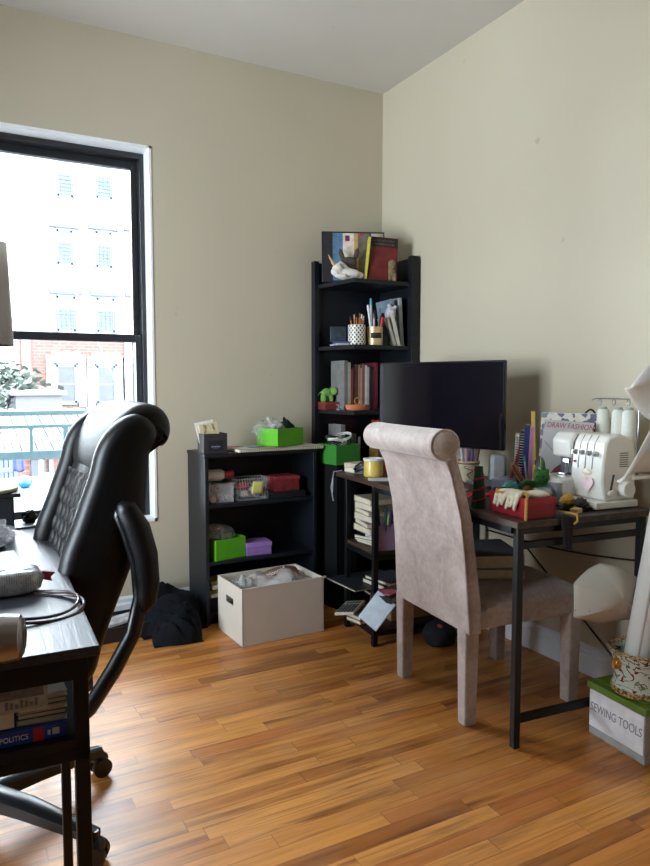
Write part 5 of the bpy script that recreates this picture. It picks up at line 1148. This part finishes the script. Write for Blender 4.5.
# on the left desk top
tb = thing('steel_tumbler', 'brushed steel tumbler lying on its side on the left desk', 'tumbler', (-2.330, -2.320, LZ + .046), 0, rot=(0, 90, -12))
MB().lathe([(.0005, .098), (.028, .098), (.037, .092), (.040, .07), (.044, -.02), (.045, -.09), (.042, -.094)], n=36).build('tumbler_body', M((176, 172, 166), .28, .9, .05, 60), tb)
MB().lathe([(.020, .0985), (.020, .1), (.012, .1005), (.012, .0985)], n=30).build('base_ring', M((140, 136, 130), .35, .9), tb)
cp = [(.135 * cos(a_) * 1.0, .105 * sin(a_), .004 + .004 * sin(3 * a_)) for a_ in [i * 2 * pi / 40 for i in range(40)]]
q = MB(); q.tube([(-.02 + p[0], p[1], p[2]) for p in cp], .0035, 8, closed=True); q.tube([(-.03 + p[0] * .98, p[1] + .006, p[2] + .006) for p in cp], .0035, 8, closed=True)
tag(q.build('cable_loop', M((60, 44, 44), .3), loc=(-2.205, -2.045, LZ), rot=(0, 0, -25)), 'dark cable coiled in an oval on the left desk', 'cable')
pk_ = thing('wipes_pack', 'silver printed foil pack of wipes with a pink pull corner on the left desk', 'pack', LD(-.172, .42, LZ), 0)
def pack(u, v):
    a_ = v * 2 * pi; e = (1 - (2 * abs(u - .5)) ** 7) ** .5 if abs(u - .5) < .5 else 0
    cx_, cz_ = cos(a_), sin(a_); k = .34
    return (-.17 + .282 * u, (.052 * e + .004) * (abs(cx_) ** k) * (1 if cx_ > 0 else -1), .028 + (.026 * e + .001) * (abs(cz_) ** k) * (1 if cz_ > 0 else -1))
fm_ = NM('printed_foil'); co = fm_.obj(); n1 = fm_.n('ShaderNodeTexNoise', i_Scale=70.0, i_Detail=5.0); fm_.l(co, n1.inputs['Vector']); sp_ = fm_.n('ShaderNodeSeparateXYZ'); fm_.l(co, sp_.inputs[0])
ln = fm_.math('GREATER_THAN', fm_.math('SINE', fm_.math('MULTIPLY', sp_.outputs[0], 1300)), .1); tx = fm_.math('MULTIPLY', ln, fm_.math('GREATER_THAN', n1.outputs[0], .5))
fm_.l(fm_.mix(fm_.math('MULTIPLY', tx, .6), S(186, 188, 192), S(90, 92, 100)), fm_.p.inputs['Base Color']); fm_.p.inputs['Roughness'].default_value = .3; fm_.p.inputs['Metallic'].default_value = .3
MB().grid(pack, 24, 28).build('foil_body', fm_.m, pk_, smooth=60)
q = MB(); q.prism([(.104, .022), (.128, .014), (.126, .024), (.136, .034), (.108, .040)], -.004, .004, 'y'); q.build('crimped_end', M((176, 60, 90), .4), pk_)
q = MB(); q.b2(-.005, .03, -.02, .018, .0545, .057); q.build('pull_tab', M((222, 222, 226), .4), pk_); q = MB(); q.prism([(-.02, -.03), (.05, -.035), (.09, -.02), (.03, .0)], .0535, .055, 'z'); q.build('printed_flash', M((60, 120, 136), .4), pk_, smooth=0)
tag(MB().b2(-.22, .105, -.15, .15, 0, .0015).build('paper_sheet', M((228, 230, 234), .6, 0, .03), loc=LD(-.20, .68, LZ), rot=(0, 0, 3), smooth=0), 'large white paper sheet lying on the left desk', 'paper')
rs = thing('black_riser', 'black slatted riser box at the far end of the left desk', 'riser', LD(-.20, 1.17, LZ), -3)
MB().b2(-.25, .105, -.09, .09, 0, .115).build('riser_body', M((24, 30, 36), .5), rs, bevel=.003); MB().b2(-.26, .125, -.10, .10, .115, .128).build('riser_top', M((30, 28, 30), .4), rs, bevel=.002)
q = MB(); q.lathe([(.0005, 0), (.10, 0), (.11, .004), (.11, .012), (.10, .016), (.0005, .018)])
tag(q.build('cream_pad', M((222, 208, 186), .7), loc=LD(-.19, 1.15, LZ + .128)), 'round cream coloured pad on the black riser', 'pad')
crumple('plastic_wrap', 'crumpled clear plastic at the left edge of the desk', 'wrapper', LD(-.155, .95, LZ), (.06, .05, .03), m_clear, 91, .5, 3)
crumple('black_lump', 'small black camera strap bundle beside the riser', 'strap', LD(-.045, 1.22, LZ + .001), (.022, .02, .022), m_black, 92, .4, 3)
tag(MB().b2(-.10, .06, -.06, .06, 0, .006).build('grey_notepad', M((140, 140, 146), .5), loc=LD(-.10, 1.20, LZ), rot=(0, 0, 8)) , 'grey pad under the black strap bundle', 'notepad')
# lamp at the far left, only its shade edge is in view
lp = thing('desk_lamp', 'table lamp with pale grey cylinder shade at the left edge', 'lamp', LD(-.18, 1.0 + .1, LZ))
lp.location = (-2.275, -1.42, LZ)
MB().lathe([(.07, 0), (.075, .004), (.075, .014), (.01, .02), (.008, .03), (.008, .80), (.005, .86)]).build('lamp_base', M((60, 60, 64), .4, .5), lp)
ls = NM('linen_shade'); co = ls.obj(); nz = ls.n('ShaderNodeTexNoise', i_Scale=150.0); ls.l(co, nz.inputs['Vector']); ls.l(ls.ramp(nz.outputs[0], [(.3, S(206, 204, 202)), (.7, S(222, 220, 218))]), ls.p.inputs['Base Color'])
tl = ls.n('ShaderNodeBsdfTranslucent'); tl.inputs[0].default_value = S(214, 210, 206); mx = ls.n('ShaderNodeMixShader'); mx.inputs[0].default_value = .6; ls.l(ls.p.outputs[0], mx.inputs[1]); ls.l(tl.outputs[0], mx.inputs[2]); ls.l(mx.outputs[0], ls.out.inputs[0])
MB().lathe([(.112, .575), (.102, .855), (.099, .855), (.109, .575)], n=40).build('lamp_shade', ls.m, lp)

# ------------------------------------------------------------------ black office chair
oc = thing('office_chair', 'black leather executive office chair with quilted backrest tucked at the left desk', 'chair', (-2.284, -1.555, 0), 2)
def sup(cx, cz, nx, nz, w, th, n=28, p=3.2):
    """superellipse ring: centre (cx,cz) in the xz plane, normal direction (nx,nz) is the thickness axis"""
    out = []
    for i in range(n):
        a_ = 2 * pi * i / n; c, s_ = cos(a_), sin(a_)
        e1 = (abs(c) ** (2 / p)) * (1 if c > 0 else -1) * w; e2 = (abs(s_) ** (2 / p)) * (1 if s_ > 0 else -1) * th
        out.append((cx + nx * e2, e1, cz + nz * e2))
    return out
def smooth_poly(P, it=2):
    for _ in range(it):
        Q = []
        for i in range(len(P)):
            a, b = P[i], P[(i + 1) % len(P)]
            Q += [(a[0] * .75 + b[0] * .25, a[1] * .75 + b[1] * .25), (a[0] * .25 + b[0] * .75, a[1] * .25 + b[1] * .75)]
        P = Q
    return P
def slab(P, ys, ins):
    """side profile in xz swept along y, drawn in by ins at each station"""
    P = smooth_poly(P); n = len(P); N = []
    for i in range(n):
        a, b = P[i - 1], P[(i + 1) % n]; dx, dz = b[0] - a[0], b[1] - a[1]; L_ = math.hypot(dx, dz) or 1; N.append((dz / L_, -dx / L_))
    ar = sum(P[i][0] * P[(i + 1) % n][1] - P[(i + 1) % n][0] * P[i][1] for i in range(n)); sg_ = 1 if ar > 0 else -1
    return MB().loft([[(p[0] - sg_ * m[0] * k, y, p[1] - sg_ * m[1] * k) for p, m in zip(P, N)] for y, k in zip(ys, ins)])
wing = [(.150, .60), (.172, .775), (.209, .863), (.232, .929), (.256, .992), (.268, 1.049), (.298, 1.100), (.344, 1.138), (.388, 1.142), (.424, 1.108), (.424, 1.070), (.402, 1.04), (.398, .983), (.388, .869), (.360, .765), (.318, .667), (.275, .56), (.250, .46), (.17, .44), (.150, .50)]
for s_ in (-1, 1):
    slab(wing, [s_ * y for y in (.165, .172, .19, .215, .238, .252, .258)], [.03, .012, .003, 0, .004, .014, .03]).build('side_bolster', m_leather, oc, smooth=60)
for s_ in (-1, 1):
    MB().tube([(.205, s_ * .2505, .775), (.24, s_ * .2535, .863), (.268, s_ * .2545, .93), (.292, s_ * .2545, .99), (.305, s_ * .2545, 1.045), (.328, s_ * .253, 1.085), (.362, s_ * .252, 1.105)], .0018, 5).build('seam', m_black, oc)
core = [(.185, .50), (.200, .70), (.245, .86), (.275, .96), (.31, 1.04), (.36, 1.10), (.41, 1.10), (.405, 1.0), (.392, .869), (.362, .765), (.320, .667), (.275, .56), (.250, .46), (.20, .45)]
slab(core, (-.20, -.18, 0, .18, .20), (.01, 0, -.006, 0, .01)).build('back_shell', m_leather, oc, smooth=60)
spine = [(.185, .56), (.202, .70), (.232, .80), (.262, .90), (.285, .97)]
m_quilt = M((12, 10, 11), .5, 0, .15, 50, 0, 0, 0, 0, 1.0, .32)
def quilt(u, v):
    i = v * 3.999; k = min(int(i), 3); f = i - k; a, b = spine[k], spine[k + 1]
    x_ = a[0] + (b[0] - a[0]) * f; z_ = a[1] + (b[1] - a[1]) * f; y = (u - .5) * .35
    d1 = abs(sin(pi * (y / .058 + z_ / .085))); d2 = abs(sin(pi * (y / .058 - z_ / .085))); pf = -.010 + .012 * min(1, (d1 * d2) ** .5 * 1.2)
    return (x_ - .94 * pf - .012, y, z_ + .3 * pf)
MB().grid(quilt, 60, 90).build('quilted_panel', m_quilt, oc, smooth=80)
head = [(.300, .945), (.282, .985), (.288, 1.045), (.322, 1.115), (.375, 1.165), (.430, 1.168), (.468, 1.135), (.476, 1.09), (.462, 1.055), (.44, 1.045), (.425, 1.07), (.41, 1.09), (.37, 1.05), (.345, .97)]
slab(head, (-.222, -.212, -.19, -.15, 0, .15, .19, .212, .222), (.028, .012, .002, 0, -.003, 0, .002, .012, .028)).build('headrest', m_leather, oc, smooth=60)
q = MB(); q.loft([sup(x_, .445, 0, 1, w_, t_) for x_, w_, t_ in ((-.29, .18, .02), (-.27, .235, .05), (-.15, .255, .062), (.05, .255, .06), (.2, .24, .058), (.25, .21, .04))]); q.build('seat_cushion', m_leather, oc, smooth=60)
q = MB(); q.loft([sup(x_, .37, 0, 1, w_, t_) for x_, w_, t_ in ((-.2, .12, .02), (0, .16, .025), (.24, .14, .02))]); q.build('seat_pan', m_black, oc, smooth=60)
m_pl = M((14, 15, 17), .3)
for s_ in (-1, 1):
    y = s_ * .30
    q = MB(); q.tube([(.16, y, .375), (.22, y, .42), (.285, y, .51), (.332, y, .59), (.353, y, .68), (.346, y, .77), (.322, y, .85), (.303, y, .895), (.297, y, .907)], [.016, .02, .021, .020, .019, .018, .016, .014, .006], 14)
    aw = q.build('armrest_frame', m_pl, oc, smooth=60)
    q = MB(); q.loft([[(cx_ + a_ * cos(t_), y + s_ * .010 + .030 * k * sin(t_), z_ + b_ * cos(t_)) for t_ in [i * 2 * pi / 20 for i in range(20)]] for cx_, z_, a_, b_, k in ((.305, .925, .008, .006, .4), (.318, .912, .022, .012, .9), (.345, .86, .030, .010, 1.1), (.364, .79, .030, .006, 1.15), (.369, .72, .029, 0, 1.1), (.364, .67, .024, -.006, .95), (.356, .645, .010, -.004, .5))])
    q.build('armrest_pad', m_leather, oc, smooth=60)
q = MB(); q.cyl((0, 0, .10), (0, 0, .36), .03, .025); q.cyl((0, 0, .06), (0, 0, .14), .045, .04); q.build('gas_column', m_pl, oc)
for k in range(5):
    a_ = radians(k * 72 - 50); c, s_ = cos(a_), sin(a_); R_ = .362
    q = MB(); q.loft([[(c * r_ - s_ * w_ * e, s_ * r_ + c * w_ * e, z_ + h_ * f) for e, f in ((-1, -1), (1, -1), (1, .5), (.5, 1), (-.5, 1), (-1, .5))] for r_, w_, z_, h_ in ((.03, .032, .115, .022), (.15, .03, .108, .020), (.28, .024, .09, .016), (R_, .020, .078, .012))])
    lg = q.build('star_leg', m_pl, oc, smooth=40)
    q = MB(); t1 = radians(k * 40 + 60); ax = Vector((cos(t1), sin(t1), 0)); ce = Vector((c * R_, s_ * R_, .029))
    q.cyl(ce - ax * .026, ce - ax * .006, .029, .029, 20); q.cyl(ce + ax * .006, ce + ax * .026, .029, .029, 20); q.cyl(ce + Vector((0, 0, .02)), ce + Vector((0, 0, .06)), .008)
    q.ell(ce + Vector((0, 0, .022)), (.026, .026, .022), 12); q.build('caster', m_pl, lg)
